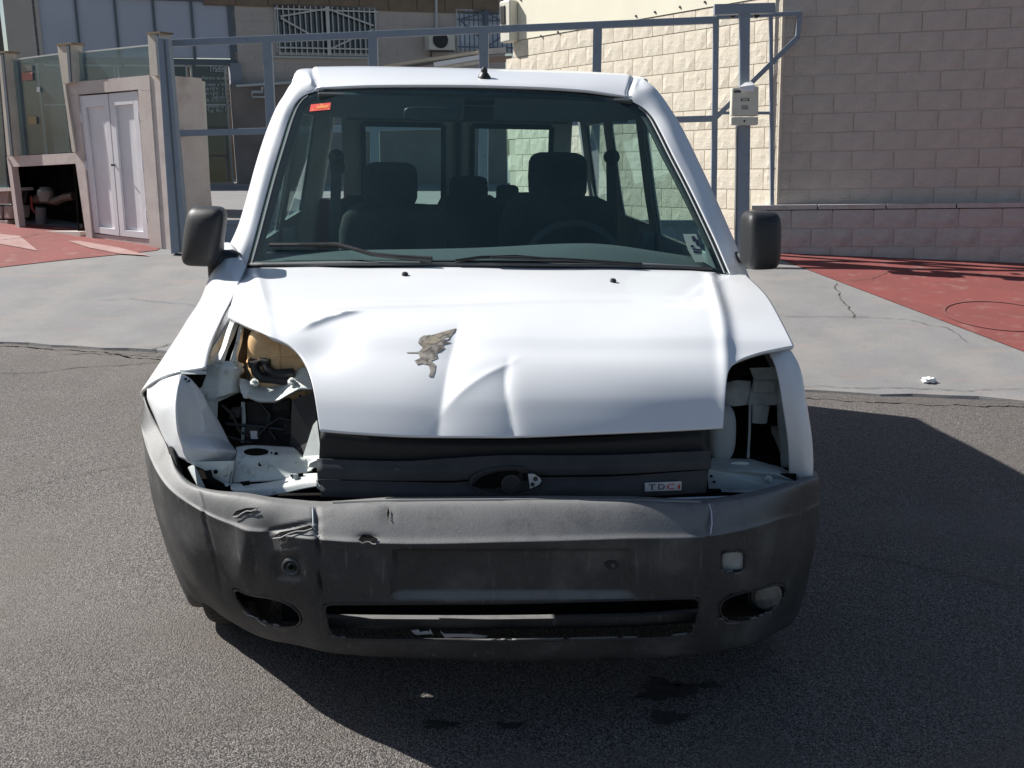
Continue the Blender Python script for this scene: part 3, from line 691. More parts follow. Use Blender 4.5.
# stone footing left of the niche
fo = thing('stone_footing', X(0, 225, -.1), 'low rough stone footing at the left edge of the frame', 'wall')
rr = random.Random(3)
for j in range(3):
    for i in range(-4, 2):
        x0 = i*11+(5 if j % 2 else 0)-2; y0 = 190+j*15
        if x0 > 5: continue
        x1 = min(x0+10.3, 8.5+j*2.6)
        P = [X(x0+rr.uniform(0, 1), y0+rr.uniform(0, 1), rr.uniform(-.08, -.03)), X(x1, y0+rr.uniform(0, 1), -.06), X(x1-rr.uniform(0, 1), y0+14, -.05), X(x0+rr.uniform(0, 1), y0+14, -.06)]
        o = plate('stone', P, stonem, fo, .25, -NX, bev=.012)
xplate('coping', [(-60, 191), (9, 188), (10, 191), (-60, 194)], render_, fo, .0, .3)
# fence posts and glass
def post(c, label, top=True):
    r = thing('fence_post', X(*c[3]), label, 'post', None); o = xplate('shaft', c, mat('pale_post', (.50, .46, .40), .8, col2=(.42, .38, .33), scale=6) if 'pale_post' not in MATS else MATS['pale_post'], r, .06, .14)
    if top:
        ul, ur = np.array(c[0]), np.array(c[1]); xplate('cap', [ul+(-.8, -1.2), ur+(.8, -1.2), ur+(.8, .6), ul+(-.8, .6)], brownstone, r, .075, .17)
    xplate('glazing_channel', [np.array(c[1])+(-4.2, 1.5), np.array(c[1])+(-1.8, 1.5), np.array(c[2])+(-1.8, 0), np.array(c[2])+(-4.2, 0)], frameblue, r, .072, .012)
    return r
post([(-2, 53), (4.5, 52), (14.5, 156), (7, 156)], 'slim pale fence post at the left edge above the niche')
post([(57, 45), (70.5, 43.5), (73, 82), (62.5, 83.5)], 'pale fence post with brown cap left of the cabinet pier')
xplate('post_foot', [(62.6, 84), (65, 83.9), (75.5, 152), (72, 152)], MATS['pale_post'], bpy.data.objects['fence_post.001'], .03, .1)
post([(147.5, 33.5), (159, 32.5), (162, 75), (150, 76)], 'pale fence post with brown cap standing on top of the cabinet pier')
g1 = xplate('glass_panel', [(5.5, 61), (59, 54), (70, 152), (14, 156)], fglass, None, -.03, .012); tag(g1, 'green tinted glass fence panel above the meter niche', 'glass panel')
g2 = xplate('glass_panel', [(72.5, 53.5), (148, 45.5), (150, 74.5), (74, 81.5)], fglass, None, -.03, .012); tag(g2, 'long narrow glass fence panel above the cabinet doors', 'glass panel')
g3 = xplate('glass_panel', [(-60, 66), (-3, 62), (7, 188), (-50, 190)], fglass, None, -.03, .012); tag(g3, 'glass fence panel cut off by the left edge of the picture', 'glass panel')
for g_, e in ((g1, [(5.5, 60), (59, 53), (59, 54.4), (5.5, 61.4)]), (g2, [(72.5, 52.5), (148, 44.5), (148, 45.9), (72.5, 53.9)]), (g3, [(-60, 65), (-3, 61), (-3, 62.4), (-60, 66.4)])):
    o = xplate('edge_trim', e, palepaint, None, -.02, .03); sub(o, g_)
for e, m_ in (([(21, 66), (32, 65), (32.5, 71), (21.5, 72)], lamp_glass), ([(21.6, 73), (32, 72), (32.5, 80), (22, 81)], mat('faded_red', (.45, .2, .16), .6)), ([(36.5, 87), (39.5, 87), (39.7, 92), (36.8, 92)], paper), ([(28, 117), (36, 116.5), (36.5, 124), (28.5, 124.5)], mat('dull_yellow', (.35, .28, .14), .7))):
    sub(xplate('notice', e, m_, None, -.012, .003), g1)
# ================================================================== SLIDING GATE
GA, GB = D(170, 133, 10.6), D(718, 119, 10.2); AG = GB-GA; AG -= G*(AG@G); AG /= np.linalg.norm(AG); NG = np.cross(AG, G); NG *= np.sign(NG@(CAM-GA))
def Q(px, py, out=0.): return PL(px, py, GA+NG*out, NG)
def gbar(name, a, b_, w_, parent, d=.06, out=0., m=bluesteel, bev=.004): 
    p, q = Q(*a, out), Q(*b_, out); return MB().bar(p, q, w_, d, NG).build(name, m, parent, None, bev=bev)
gt = thing('sliding_gate', Q(440, 235), 'long blue grey steel sliding gate frame behind the van', 'gate')
gbar('top_rail', (166, 43.5), (716, 20), .065, gt); gbar('top_rail', (716, 17.3), (801, 13.5), .038, gt)
gbar('mid_rail', (174, 133.5), (716, 118.5), .06, gt, .05); gbar('mid_rail', (718, 113), (770, 113), .028, gt, .04)
for x0, y0, x1, y1, wd in ((166.5, 41, 182, 252, .055), (267.5, 42, 277, 249, .09), (373, 37, 377, 252, .09), (484, 32, 483, 252, .09), (597.7, 26, 593, 252, .085), (716, 18, 713, 252, .055), (770.7, 14, 772, 212, .035)):
    gbar('stile', (x0, y0), (x1, y1), wd, gt, .052)
gbar('bottom_rail', (180, 222.5), (716, 222.5), .05, gt, .05); gbar('bottom_rail', (182, 250), (716, 250), .07, gt, .05)
xg = [Q(181, 223, -.01), Q(713, 223, -.01), Q(713, 250, -.01), Q(182.5, 250, -.01)]
plate('kick_panel', xg, mat('gate_panel_paint', (.24, .29, .36), .5, col2=(.28, .33, .40), scale=3), gt, .006, -NG)
MB().bar(Q(800, 12.5), Q(797.5, 38), .038, .045, NG).build('end_bracket', bluesteel, gt, None); MB().bar(Q(798, 37), Q(716, 117.5), .045, .045, NG).build('brace', bluesteel, gt, None)
MB().lathe(Q(183.5, 205, .06), NG, [(0, .03), (.03, .03), (.05, .02), (.051, 0)], 10).build('latch', black, gt)
gp = thing('gate_post', X(170, 250), 'blue grey steel gate post beside the cabinet pier', 'post')
def Q2(px, py): return Q(px, py, .38)
plate('shaft', [Q2(157, 37), Q2(168, 38.5), Q2(187, 252), Q2(171, 254)], bluesteel, gp, .1, -NG, bev=.005)
plate('channel_edge', [Q(163.2, 40, .386), Q(164.6, 40, .386), Q(181.2, 252, .386), Q(179.6, 252, .386)], frameblue, gp, .01, -NG)
# portal post with beam and box
pp = thing('gate_portal_post', Q(742, 255, .35), 'blue grey steel post with cross beam carrying a beige control box', 'post')
def Q3(px, py, o=.35): return Q(px, py, o)
plate('cross_beam', [Q3(714.5, 4), Q3(775.5, 2.5), Q3(775.5, 12.5), Q3(714.5, 14.5)], bluesteel, pp, .10, -NG, bev=.004)
plate('upper_shaft', [Q3(740, 13.5, .345), Q3(750.2, 13.2, .345), Q3(749.5, 95, .345), Q3(740, 95, .345)], bluesteel, pp, .09, -NG, bev=.004)
plate('lower_shaft', [Q3(737.5, 120, .35), Q3(750.5, 120, .35), Q3(749, 262, .35), Q3(735.5, 262, .35)], bluesteel, pp, .12, -NG, bev=.004)
plate('shaft_edge', [Q3(737, 126, .352), Q3(738.3, 126, .352), Q3(736.8, 262, .352), Q3(735.2, 262, .352)], frameblue, pp, .1, -NG)
for x_ in (732, 756): MB().lathe(Q(x_, 15.5, .10), NG, [(0, .028), (.05, .028), (.055, 0)], 12).build('guide_roller', black, pp)
bx = thing('control_box', Q3(744, 105, .36), 'beige gate control box with paper tucked on top, on the gate post', 'control box')
plate('body', [Q3(732, 87.5, .47), Q3(758.8, 86, .47), Q3(758.4, 116, .47), Q3(731, 116, .47)], beige, bx, .115, -NG, bev=.012)
plate('lower_cover', [Q3(731, 117, .474), Q3(758.4, 117, .474), Q3(758, 125, .474), Q3(731, 125, .474)], beige, bx, .115, -NG, bev=.008)
plate('slot', [Q3(741, 98.5, .474), Q3(749, 98.5, .474), Q3(749, 101, .474), Q3(741, 101, .474)], black, bx, .006, -NG); plate('slot_plate', [Q3(742.2, 99.2, .476), Q3(747.8, 99.2, .476), Q3(747.8, 100.4, .476), Q3(742.2, 100.4, .476)], beige, bx, .004, -NG)
plate('label_strip', [Q3(734, 90.5, .474), Q3(741, 90.2, .474), Q3(741, 92.5, .474), Q3(734, 92.8, .474)], steel, bx, .006, -NG)
MB().lathe(Q3(744.5, 121, .474), NG, [(0, .01), (.008, .008), (.009, 0)], 10).build('lock', steel, bx)
for k in range(3): plate('print_line', [Q3(741.5+k*.3, 105.5+k*1.6, .474), Q3(748, 105.5+k*1.6, .474), Q3(748, 106.3+k*1.6, .474), Q3(741.5, 106.3+k*1.6, .474)], trim, bx, .005, -NG)
pa = plate('folded_paper', [Q3(739, 87, .49), Q3(745, 82.5, .44), Q3(751, 81.3, .44), Q3(755, 84.5, .46), Q3(754, 91, .488), Q3(742, 91.5, .492)], paper, None, .004); tag(pa, 'folded white paper tucked over the top of the beige control box', 'paper')
# ================================================================== THE VAN
van = thing('van', (0, 2.1, 0), 'white delivery van with crushed bonnet and missing headlights, parked facing us', 'van')
def Z(x): return np.array(x, float)
# ---------- bonnet: a crowned surface z = H(x, y) with its dents
HP = [(-1, -2.6), (.05, .40), (.13, .72)]+[(Y_, float(V(512, y_, Y_)[2])) for y_, Y_ in ((437, .160), (415, .188), (395, .218), (378, .254), (363, .297), (349, .350), (334, .41), (314, .54), (292, .75), (268, 1.06))]+[(1.3, 1.130), (3, 1.2)]; HP = Z(HP)
def sig(v): return 1/(1+np.exp(-np.clip(v, -40, 40)))
def gau(v): return np.exp(-v*v)
def Hbase(x, y):
    ye = np.clip(y-.10*(x/.8)**2, -.9, 2.9)
    z = pchip(HP[:, 0], HP[:, 1:2], ye)[:, 0]
    z = z-.022*(x/.8)**2
    for sgn, x0 in ((1, .60), (-1, -.60)):
        xc = x0+sgn*.17*np.clip((y-.25)/.85, 0, 1.2)
        d = (x-xc)*sgn
        z = z+.010*gau(d/.022)-.012*sig(d/.012)*1.0
    return z
def H0(p): return p[:, 2]-Hbase(p[:, 0], p[:, 1])
def hp(x, y): return hitfield([(x, y)], H0, 1.5, 6)[0]
a1, a2 = hp(455, 334), hp(440, 408); a3, a4 = hp(508, 362), hp(509, 402); a5, a6 = hp(312, 326), hp(348, 316); c_l = hp(385, 378); c_m = hp(470, 385); c_r = hp(620, 380)
def seg(x, y, a, b):
    d = b[:2]-a[:2]; L = np.linalg.norm(d); d = d/L; t = (x-a[0])*d[0]+(y-a[1])*d[1]; s_ = (x-a[0])*(-d[1])+(y-a[1])*d[0]
    return t/L, s_
def fall(t, e=.25): return sig((t+e)/.08)*sig((1+e-t)/.08)
def H(x, y):
    z = Hbase(x, y)
    # hollow left of the main ridge: deep at the ridge, fading left, with a sharp edge
    xr = a1[0]+(a2[0]-a1[0])*np.clip((a1[1]-y)/(a1[1]-a2[1]), -.3, 1.6); dl = xr-x
    up_ = sig((a1[1]+.02-y)/.03)
    z = z-.030*np.where(dl > 0, np.exp(-np.clip(dl, 0, 9)/.13), np.exp(np.clip(dl, -9, 0)/.075))*up_
    z = z-.009*gau((x-c_l[0])/.20)*gau((y-c_l[1])/.12)
    # pleat to the right of it
    x2 = a3[0]+.010*np.sin((y-a3[1])*30); d2 = x2-x; u2_ = sig((a3[1]+.004-y)/.012)
    z = z-.013*np.where(d2 > 0, np.exp(-np.clip(d2, 0, 9)/.050), np.exp(np.clip(d2, -9, 0)/.014))*u2_
    t, s_ = seg(x, y, a3, hp_m1); z = z+.007*np.exp(-np.abs(s_)/.014)*fall(t, .05)
    # buckle at the left corner
    t, s_ = seg(x, y, a5, a6); z = z+.012*gau(s_/.012)*fall(t, .2); z = z-.022*gau((x-a5[0]-.04)/.08)*gau((y-a5[1]+.10)/.07)
    z = z+.005*np.sin(x*5+y*7)*gau((y-.5)/.3)+.002*np.sin(x*11-y*9)
    z = z-.010*gau((y-.68-.10*x)/.030)*sig((.35-x)/.12)*sig((x+.62)/.06)*.7
    z = z-.006*gau((x-c_r[0])/.30)*gau((y-c_r[1]+.03)/.06)
    return z
hp_m1 = hp(448, 398)
def Hs(p): return p[:, 2]-H(p[:, 0], p[:, 1])
def hoodnet(rows, nu, nv):
    g2 = net([[(x, y, 0) for x, y in r] for r in rows], nu, nv); sh = g2.shape
    return hitfield(g2.reshape(-1, 3)[:, :2], Hs, 1.5, 6, 160).reshape(sh)
BON = [[(245, 268), (308, 267), (400, 266), (490, 265), (600, 267), (695, 271), (746, 275)],
       [(236, 288), (306, 285), (400, 286), (490, 286), (600, 288), (702, 290), (767, 296)],
       [(228, 316), (305, 310), (400, 312), (490, 313), (600, 314), (712, 318), (794, 346)],
       [(231, 317.2), (305, 311.5), (400, 314), (490, 315), (600, 316), (712, 320), (791, 346.5)],
       [(263, 333), (310, 330), (400, 335), (490, 337), (600, 338), (718, 338), (757, 353.5)],
       [(291, 346), (330, 350), (405, 356), (490, 358), (600, 358), (700, 358), (738, 361)],
       [(305, 362), (340, 370), (410, 378), (490, 380), (600, 380), (695, 378), (728, 373)],
       [(313, 388), (345, 395), (410, 402), (490, 404), (600, 403), (690, 402), (725, 400)],
       [(320, 431), (350, 433.5), (420, 437), (500, 437.5), (600, 434), (690, 430), (723, 428)]]
bon = gridmesh('bonnet', hoodnet(BON, 230, 150), white, van, th=.012, smooth=60); bon['label'] = 'dented white bonnet with creased front and a scraped patch'
def on_hood(px, lift=.0015, n=None):
    pts = hitfield(px, Hs, 1.5, 6, 200); return [p+np.array([0, -.2, 1.])*lift for p in pts]
# scraped paint patch with a jagged outline
def scrape(px, m, name='scraped_patch', lift=.0016):
    pts = on_hood(px, lift); tri = tessellate_polygon([[Vector((x, y, 0)) for x, y in px]])
    bm = bmesh.new(); vv = [bm.verts.new(p) for p in pts]
    for t in tri:
        try: bm.faces.new([vv[i] for i in t])
        except ValueError: pass
    bmesh.ops.subdivide_edges(bm, edges=bm.edges, cuts=3, use_grid_fill=True)
    co = np.array([v.co for v in bm.verts]); zz = H(co[:, 0], co[:, 1])
    for v, z in zip(bm.verts, zz): v.co.z = z+lift
    me = bpy.data.meshes.new(name); bm.to_mesh(me); bm.free(); o = link(name, me, m, None, None); sub(o, bon); return o
def zx(L): return [(300+a/2.844, 260+b/2.844) for a, b in L]
scrape(zx([(445, 195), (440, 206), (430, 216), (424, 228), (408, 232), (432, 236), (406, 243), (412, 252), (400, 262), (388, 266), (392, 280), (374, 288), (386, 300), (384, 316), (378, 334), (366, 334), (371, 318), (366, 300), (348, 296), (334, 300), (325, 288), (342, 280), (336, 266), (303, 266), (303, 264), (338, 262), (350, 250), (336, 238), (340, 224), (352, 216), (378, 214), (404, 206)]), bare)
scrape(zx([(444, 196), (436, 208), (412, 214), (396, 224), (404, 230), (384, 240), (362, 240), (376, 250), (352, 262), (346, 246), (352, 230), (372, 220), (404, 208)]), mat('scraped_filler', (.36, .31, .23), .7, col2=(.20, .18, .15), scale=70, low=.35, high=.6), lift=.0022)
gst = mat('grey_scuff', (.52, .54, .57), .6, col2=(.62, .64, .66), scale=40)
for L in ([(408, 226), (424, 222), (420, 228)],): scrape(zx(L), gst)
for x, y in ((405, 275.5), (613, 282)):
    p = on_hood([(x, y)], 0)[0]; MB().lathe(p, (0, -.25, 1), [(0, .010), (.005, .011), (.010, .008), (.012, 0)], 14).build('washer_nozzle', black, bon)
# ---------- windscreen
def Wy(x, z): return 1.05+.17*(x/.8)**2+(z-1.12)*1.20+.10*np.clip(z-1.12, 0, 1)**2*1.0+.02
def Wf(p): return p[:, 1]-Wy(p[:, 0], p[:, 2])
def wh(px, off=0.): 
    pts = hitfield(px, lambda p: Wf(p)+off, 1.5, 8, 200); return pts
WL = [(247, 266), (255, 238), (263, 208), (272, 175), (282, 142), (290, 117), (296, 104), (305, 95.5), (318, 90.3)]
WR = [(728, 273), (716, 245), (703, 217), (688, 186), (672, 155), (660, 131), (652, 117), (641, 107), (627, 99)]
rows = []
for (l, r), k in zip(zip(WL, WR), range(9)):
    v_ = k/8; row = []
    for u in np.linspace(0, 1, 7):
        x = l[0]*(1-u)+r[0]*u; y = l[1]*(1-u)+r[1]*u; bow = -4*(u*(1-u))*(4.5*(1-v_)+7*v_); row.append((x, y+bow, 0))
    rows.append(row)
g2 = net(rows, 50, 30); sh = g2.shape
WG = wh(g2.reshape(-1, 3)[:, :2]).reshape(sh)
wsn = gridmesh('windscreen', WG, wglass, van, smooth=60)
# black border band printed on the glass edge = rubber seal strip around the glass
def strip(name, A_, B_, m, parent=None, th=.006, smooth=40):
    g_ = np.stack([np.array(A_), np.array(B_)], 1); return gridmesh(name, g_, m, parent or van, th=th, smooth=smooth, thoff=0)
edge = [WG[j, 0] for j in range(31)]+[WG[30, i] for i in range(1, 51)]+[WG[j, 50] for j in range(29, -1, -1)]
cenW = WG.reshape(-1, 3).mean(0)
inn = []
for e in edge:
    d = cenW-e; inn.append(e+d/np.linalg.norm(d)*.042+np.array([0, .001, 0]))
strip('windscreen_seal', edge, inn, rubber, th=.008)
# dark band along the bottom
bt = [WG[0, i]+np.array([0, .002, 0]) for i in range(51)]; bt2 = [WG[1, i]*.6+WG[0, i]*.4+np.array([0, .002, 0]) for i in range(51)]
strip('lower_glass_border', bt, bt2, rubber)
# silver edge line on the pillars
MB().tube([WG[j, 0]+np.array([.014, -.006, 0]) for j in range(0, 27)], .0035, 6).build('trim_line', dulls, van)
MB().tube([WG[j, 50]+np.array([-.014, -.006, 0]) for j in range(0, 27)], .0035, 6).build('trim_line', dulls, van)
def wpatch(px, m, name, off=.004): 
    P = [p-np.array([0, off, 0]) for p in wh(px)]; o = plate(name, P, m, None, .0015, (0, 1, 0)); sub(o, wsn); return o
wpatch([(311, 104.5), (331, 102.5), (330, 109.5), (309.5, 111.5)], redst, 'red_sticker')
wpatch([(317, 106.5), (329, 105), (328.6, 107.3), (316.6, 108.8)], mat('orange_print', (.7, .22, .03), .5), 'sticker_band', .0055)
o = wpatch([(683, 234), (696, 234), (704, 262), (695, 262), (688, 250)], mat('green_sticker_paper', (.30, .40, .36), .7), 'inspection_sticker', .004)
for px in ([(691, 236), (694, 236), (696, 241), (692.5, 241)], [(694.5, 238), (698, 240), (699.5, 246), (696, 245)], [(690, 245), (693, 245), (693.5, 247), (690.5, 247)], [(692, 248), (700.5, 249), (701, 250.5), (692.5, 249.5)], [(692.8, 250.5), (701.3, 251.5), (701.8, 253), (693.3, 252.5)]):
    wpatch(px, blackprint, 'sticker_print', .0055)
# wipers
def wp(px, off=.02): return [p-np.array([0, off, -off*.3]) for p in wh(px)]
m_ = MB(); q = wp([(270.5, 246), (300, 245.8), (340, 247), (352, 249)], .02); m_.tube(q, .007, 6); m_.build('wiper_blade', black, van)
m_ = MB(); q = wp([(300, 246.2), (337, 246), (352, 250), (372, 256), (400, 259), (432, 261.5)], .032); m_.tube(q, [.004, .006, .007, .007, .008, .011], 8); m_.build('wiper_arm', black, van)
m_ = MB(); m_.tube(wp([(455, 262), (480, 258.5), (515, 257.5), (545, 260)], .02), .006, 6); m_.tube(wp([(490, 259), (560, 261), (640, 266)], .03), .006, 8); m_.build('wiper_blade', black, van)
m_ = MB(); m_.tube(wp([(420, 262.5), (500, 262), (600, 263.5), (660, 267.5)], .012), .004, 6); m_.build('cowl_edge', black, van)
# ---------- pillars beside the glass (white), from the glass edge to the outer corner
OL = [(228, 248), (238, 226), (247, 196), (256, 163), (266, 132), (277, 106), (284, 95), (290, 85), (297, 78)]
OR = [(751, 282), (739, 252), (727, 224), (712, 190), (697, 158), (681, 126), (670, 108), (661, 95), (653, 86)]
RS = [(2.12, .728, 1.800, 1.790), (2.4, .738, 1.820, 1.804), (3.0, .742, 1.828, 1.810), (3.7, .735, 1.818, 1.800), (4.0, .722, 1.79, 1.775), (4.14, .70, 1.755, 1.742)]
def pillar(name, inner, outer, sgn, last):
    rows = []
    for (i_, o_) in zip(inner, outer):
        e = wh([i_])[0]; yb = e[1]
        m1 = (i_[0]*.62+o_[0]*.38, i_[1]*.62+o_[1]*.38); m2 = (i_[0]*.25+o_[0]*.75, i_[1]*.25+o_[1]*.75)
        c_ = V(*o_, yb+.10)
        rows.append([e+np.array([0, .012, 0]), e+np.array([sgn*.004, -.006, .0]), V(*m1, yb+.005), V(*m2, yb+.04), c_, c_+np.array([sgn*-.004, .05, -.01])])
    (ix, iy), (ox, oy) = last; e = wh([(ix, iy)])[0]
    rows.append([e+np.array([0, .03, .008]), e+np.array([0, .02, .012]), V(ix*.62+ox*.38, iy*.6+oy*.4-1.5, 1.92), V(ix*.25+ox*.75, iy*.25+oy*.75, 1.98), V(ox, oy, 2.04), V(ox, oy, 2.04)+np.array([sgn*.004, .0, -.05])])
    for (y, hf, zc, ze) in RS:
        zz = lambda u: zc-(zc-ze)*abs(u)**4.5
        rows.append([(sgn*hf*.885, y, zz(.885)-.004), (sgn*hf*.90, y, zz(.90)), (sgn*hf*.93, y, zz(.93)+.006), (sgn*hf*.97, y, zz(.97)+.006), (sgn*hf*1.0, y, ze-.001), (sgn*hf*1.018, y, ze-.05)])
    return gridmesh(name, net(rows, 24, 90), white, van, th=.01, smooth=50, thoff=0)
pillar('windscreen_pillar', WL, OL, -1, ((318, 90.3), (302, 72.5))); pillar('windscreen_pillar', WR, OR, 1, ((627, 99), (643, 79)))
# base joint lines of the pillars
for px in ([(231, 246), (238, 243), (247, 247)], [(727, 255), (737, 250), (741, 254)]):
    pass
# ---------- roof
def roofrow(y, half, zc, ze, n=11):
    row = []
    for u in (-.90, -.6, -.3, 0, .3, .6, .90):
        x = u*half; z = zc-(zc-ze)*abs(u)**4.5; row.append((x, y, z))
    return row
top = [(302, 94), (320, 89), (370, 87.5), (430, 87.3), (480, 87.8), (530, 89), (580, 91), (625, 98), (643, 107)]
r0 = [tuple(p) for p in wh([(318, 90.3), (370, 88), (425, 87.6), (475, 88.0), (528, 89.5), (580, 92.5), (627, 99)])]
r1 = [tuple(np.array(p)+np.array([0, .02, .012])) for p in r0]
XS = np.linspace(-1, 1, 11); 
RS = [(2.12, .728, 1.800, 1.790), (2.4, .738, 1.820, 1.804), (3.0, .742, 1.828, 1.810), (3.7, .735, 1.818, 1.800), (4.0, .722, 1.79, 1.775), (4.14, .70, 1.755, 1.742)]
rr_ = [r0, r1]+[roofrow(*q) for q in RS]
roof = gridmesh('roof', net(rr_, 80, 60), white, van, th=.012, smooth=50, thoff=-1)
# side rail grooves: raised seam each side
for sg in (-1, 1):
    m_ = MB(); pts = [wh([(317.5 if sg < 0 else 630, 91.0 if sg < 0 else 99)])[0]+np.array([0, -.004, .004])]
    for (y, hf, zc, ze) in RS: u = .90; pts.append(np.array([sg*hf*u, y, zc-(zc-ze)*u**4.5+.004]))
    m_.tube(pts, .008, 8); m_.build('roof_seam', white, roof)
    m_ = MB(); pts2 = [p+np.array([-sg*.017, 0, -.003]) for p in pts]; m_.tube(pts2, .006, 6); m_.build('seam_sealer', mat('grey_sealer', (.35, .36, .37), .6) if 'grey_sealer' not in MATS else MATS['grey_sealer'], roof)
ab = V(484, 82, 1.93)+Z((0, -.012, .012))
m_ = MB(); m_.lathe(ab, (0, -.15, 1), [(-.03, .026), (.0, .028), (.010, .024), (.024, .013)], 16); m_.tube([ab+Z((0, 0, .012)), ab+Z((0, .004, .034)), ab+Z((0, .006, .044))], [.012, .014, .007], 10); m_.build('antenna_base', black, roof)
# ---------- body sides, from the doors back
SEC = Z([(.27, .845), (.40, .875), (.60, .892), (.80, .888), (1.0, .872), (1.12, .858), (1.3, .822), (1.5, .788), (1.65, .762), (1.72, .75), (1.785, .738)])
ZS = np.concatenate([np.linspace(.27, 1.12, 24), np.linspace(1.14, 1.785, 26)])
def sx(z): return pchip(SEC[:, 0], SEC[:, 1:2], np.atleast_1d(z))[:, 0]
def taper(y): return 1-.012*np.clip((y-3.2), 0, 9)**2-.004*np.clip(1.9-y, 0, 1)
def sdf2(q, H_): return sdpoly(q, np.array(H_, float))
def ya(z): return np.where(z > 1.1, Wy(.74, z)+.10, 1.22)
SW = [[(1.42, 1.13), (2.26, 1.13), (2.26, 1.64), (1.97, 1.65)], [(2.42, 1.16), (3.12, 1.16), (3.12, 1.63), (2.42, 1.63)], [(3.30, 1.18), (3.92, 1.18), (3.88, 1.62), (3.30, 1.63)]]
ARCH = [(3.46+.37*math.cos(t), .30+.37*math.sin(t)) for t in np.linspace(-.35, math.pi+.35, 30)]
def side(name, sgn, off, m, z0=.27, ext=False, th=.0):
    ys = np.linspace(1.22, 4.16, 99); yy, zz = np.meshgrid(ys, ZS[ZS >= z0]); yy = yy.copy(); zz = zz.copy()
    A_ = ya(zz[:, 0]); yy = np.maximum(yy, A_[:, None])
    q = np.stack([yy.ravel(), zz.ravel()], 1); hl = (SW if sgn > 0 else SW[:2])+([ARCH] if z0 < .5 else [])
    for H_ in hl:
        s_, g_ = sdf2(q, H_); near = np.abs(s_) < .017; q[near] -= (g_*s_[:, None])[near]
    yy = q[:, 0].reshape(yy.shape); zz = q[:, 1].reshape(yy.shape); P_ = np.stack([sgn*(sx(zz.ravel())*taper(yy.ravel())-off), yy.ravel(), zz.ravel()], 1)
    cen = ((yy[:-1, :-1]+yy[1:, 1:])/2, (zz[:-1, :-1]+zz[1:, 1:])/2); cq = np.stack([cen[0].ravel(), cen[1].ravel()], 1); bad = np.zeros(len(cq), bool)
    for H_ in hl: bad |= sdf2(cq, H_)[0] < .0
    nv_, nu_ = yy.shape; fs_ = []; bad = bad.reshape(nv_-1, nu_-1)
    for j in range(nv_-1):
        for i in range(nu_-1):
            if bad[j, i] or abs(yy[j, i+1]-yy[j, i])+abs(yy[j+1, i+1]-yy[j+1, i]) < 1e-6: continue
            f_ = (j*nu_+i, j*nu_+i+1, (j+1)*nu_+i+1, (j+1)*nu_+i); fs_.append(f_ if sgn > 0 else f_[::-1])
    me = bpy.data.meshes.new(name); me.from_pydata(P_.tolist(), [], fs_); bm = bmesh.new(); bm.from_mesh(me); bmesh.ops.delete(bm, geom=[v for v in bm.verts if not v.link_faces], context='VERTS'); bm.to_mesh(me); bm.free()
    o = link(name, me, m, None, 40); under(o, van)
    if th: solid(o, th, -1)
    return o
for sg in (-1, 1):
    bs = side('body_side', sg, 0, white, th=.006)
    side('inner_lining', sg, .018, trim, z0=.6, th=.003)
    for H_ in (SW if sg > 0 else SW[:2]):
        P_ = [np.array([sg*(sx(z)[0]*float(taper(y))-.012), y, z]) for y, z in H_]; Pm = []
        for a_, b_ in zip(P_, P_[1:]+P_[:1]): Pm += [a_]
        o = plate('side_window', Pm, sglass, None, .003, (-sg, 0, 0)); sub(o, bs)
    # door seams and handles (dark gaps as thin recessed rubber lines)
    for y_ in (1.40, 2.34, 3.22):
        pts = [np.array([sg*(sx(z)[0]*float(taper(y_))-.002), y_, z]) for z in np.linspace(.36, 1.10, 12)]; o = MB().tube(pts, .004, 5).build('door_seam', rubber, bs)
    for y_ in (2.2, 2.55): MB().box((sg*.873, y_-.09, 1.0), (0, .16, 0), (sg*.022, 0, 0), (0, 0, .03)).build('door_handle', black, bs, bev=.006)
    MB().box((sg*.885, 1.3, .50), (0, 1.78, 0), (sg*.012, 0, 0), (0, 0, .07)).build('side_moulding', black, bs, bev=.004)
    MB().tube([(sg*.86, 1.15, .27), (sg*.86, 3.1, .27)], .03, 8).build('sill', black, van)
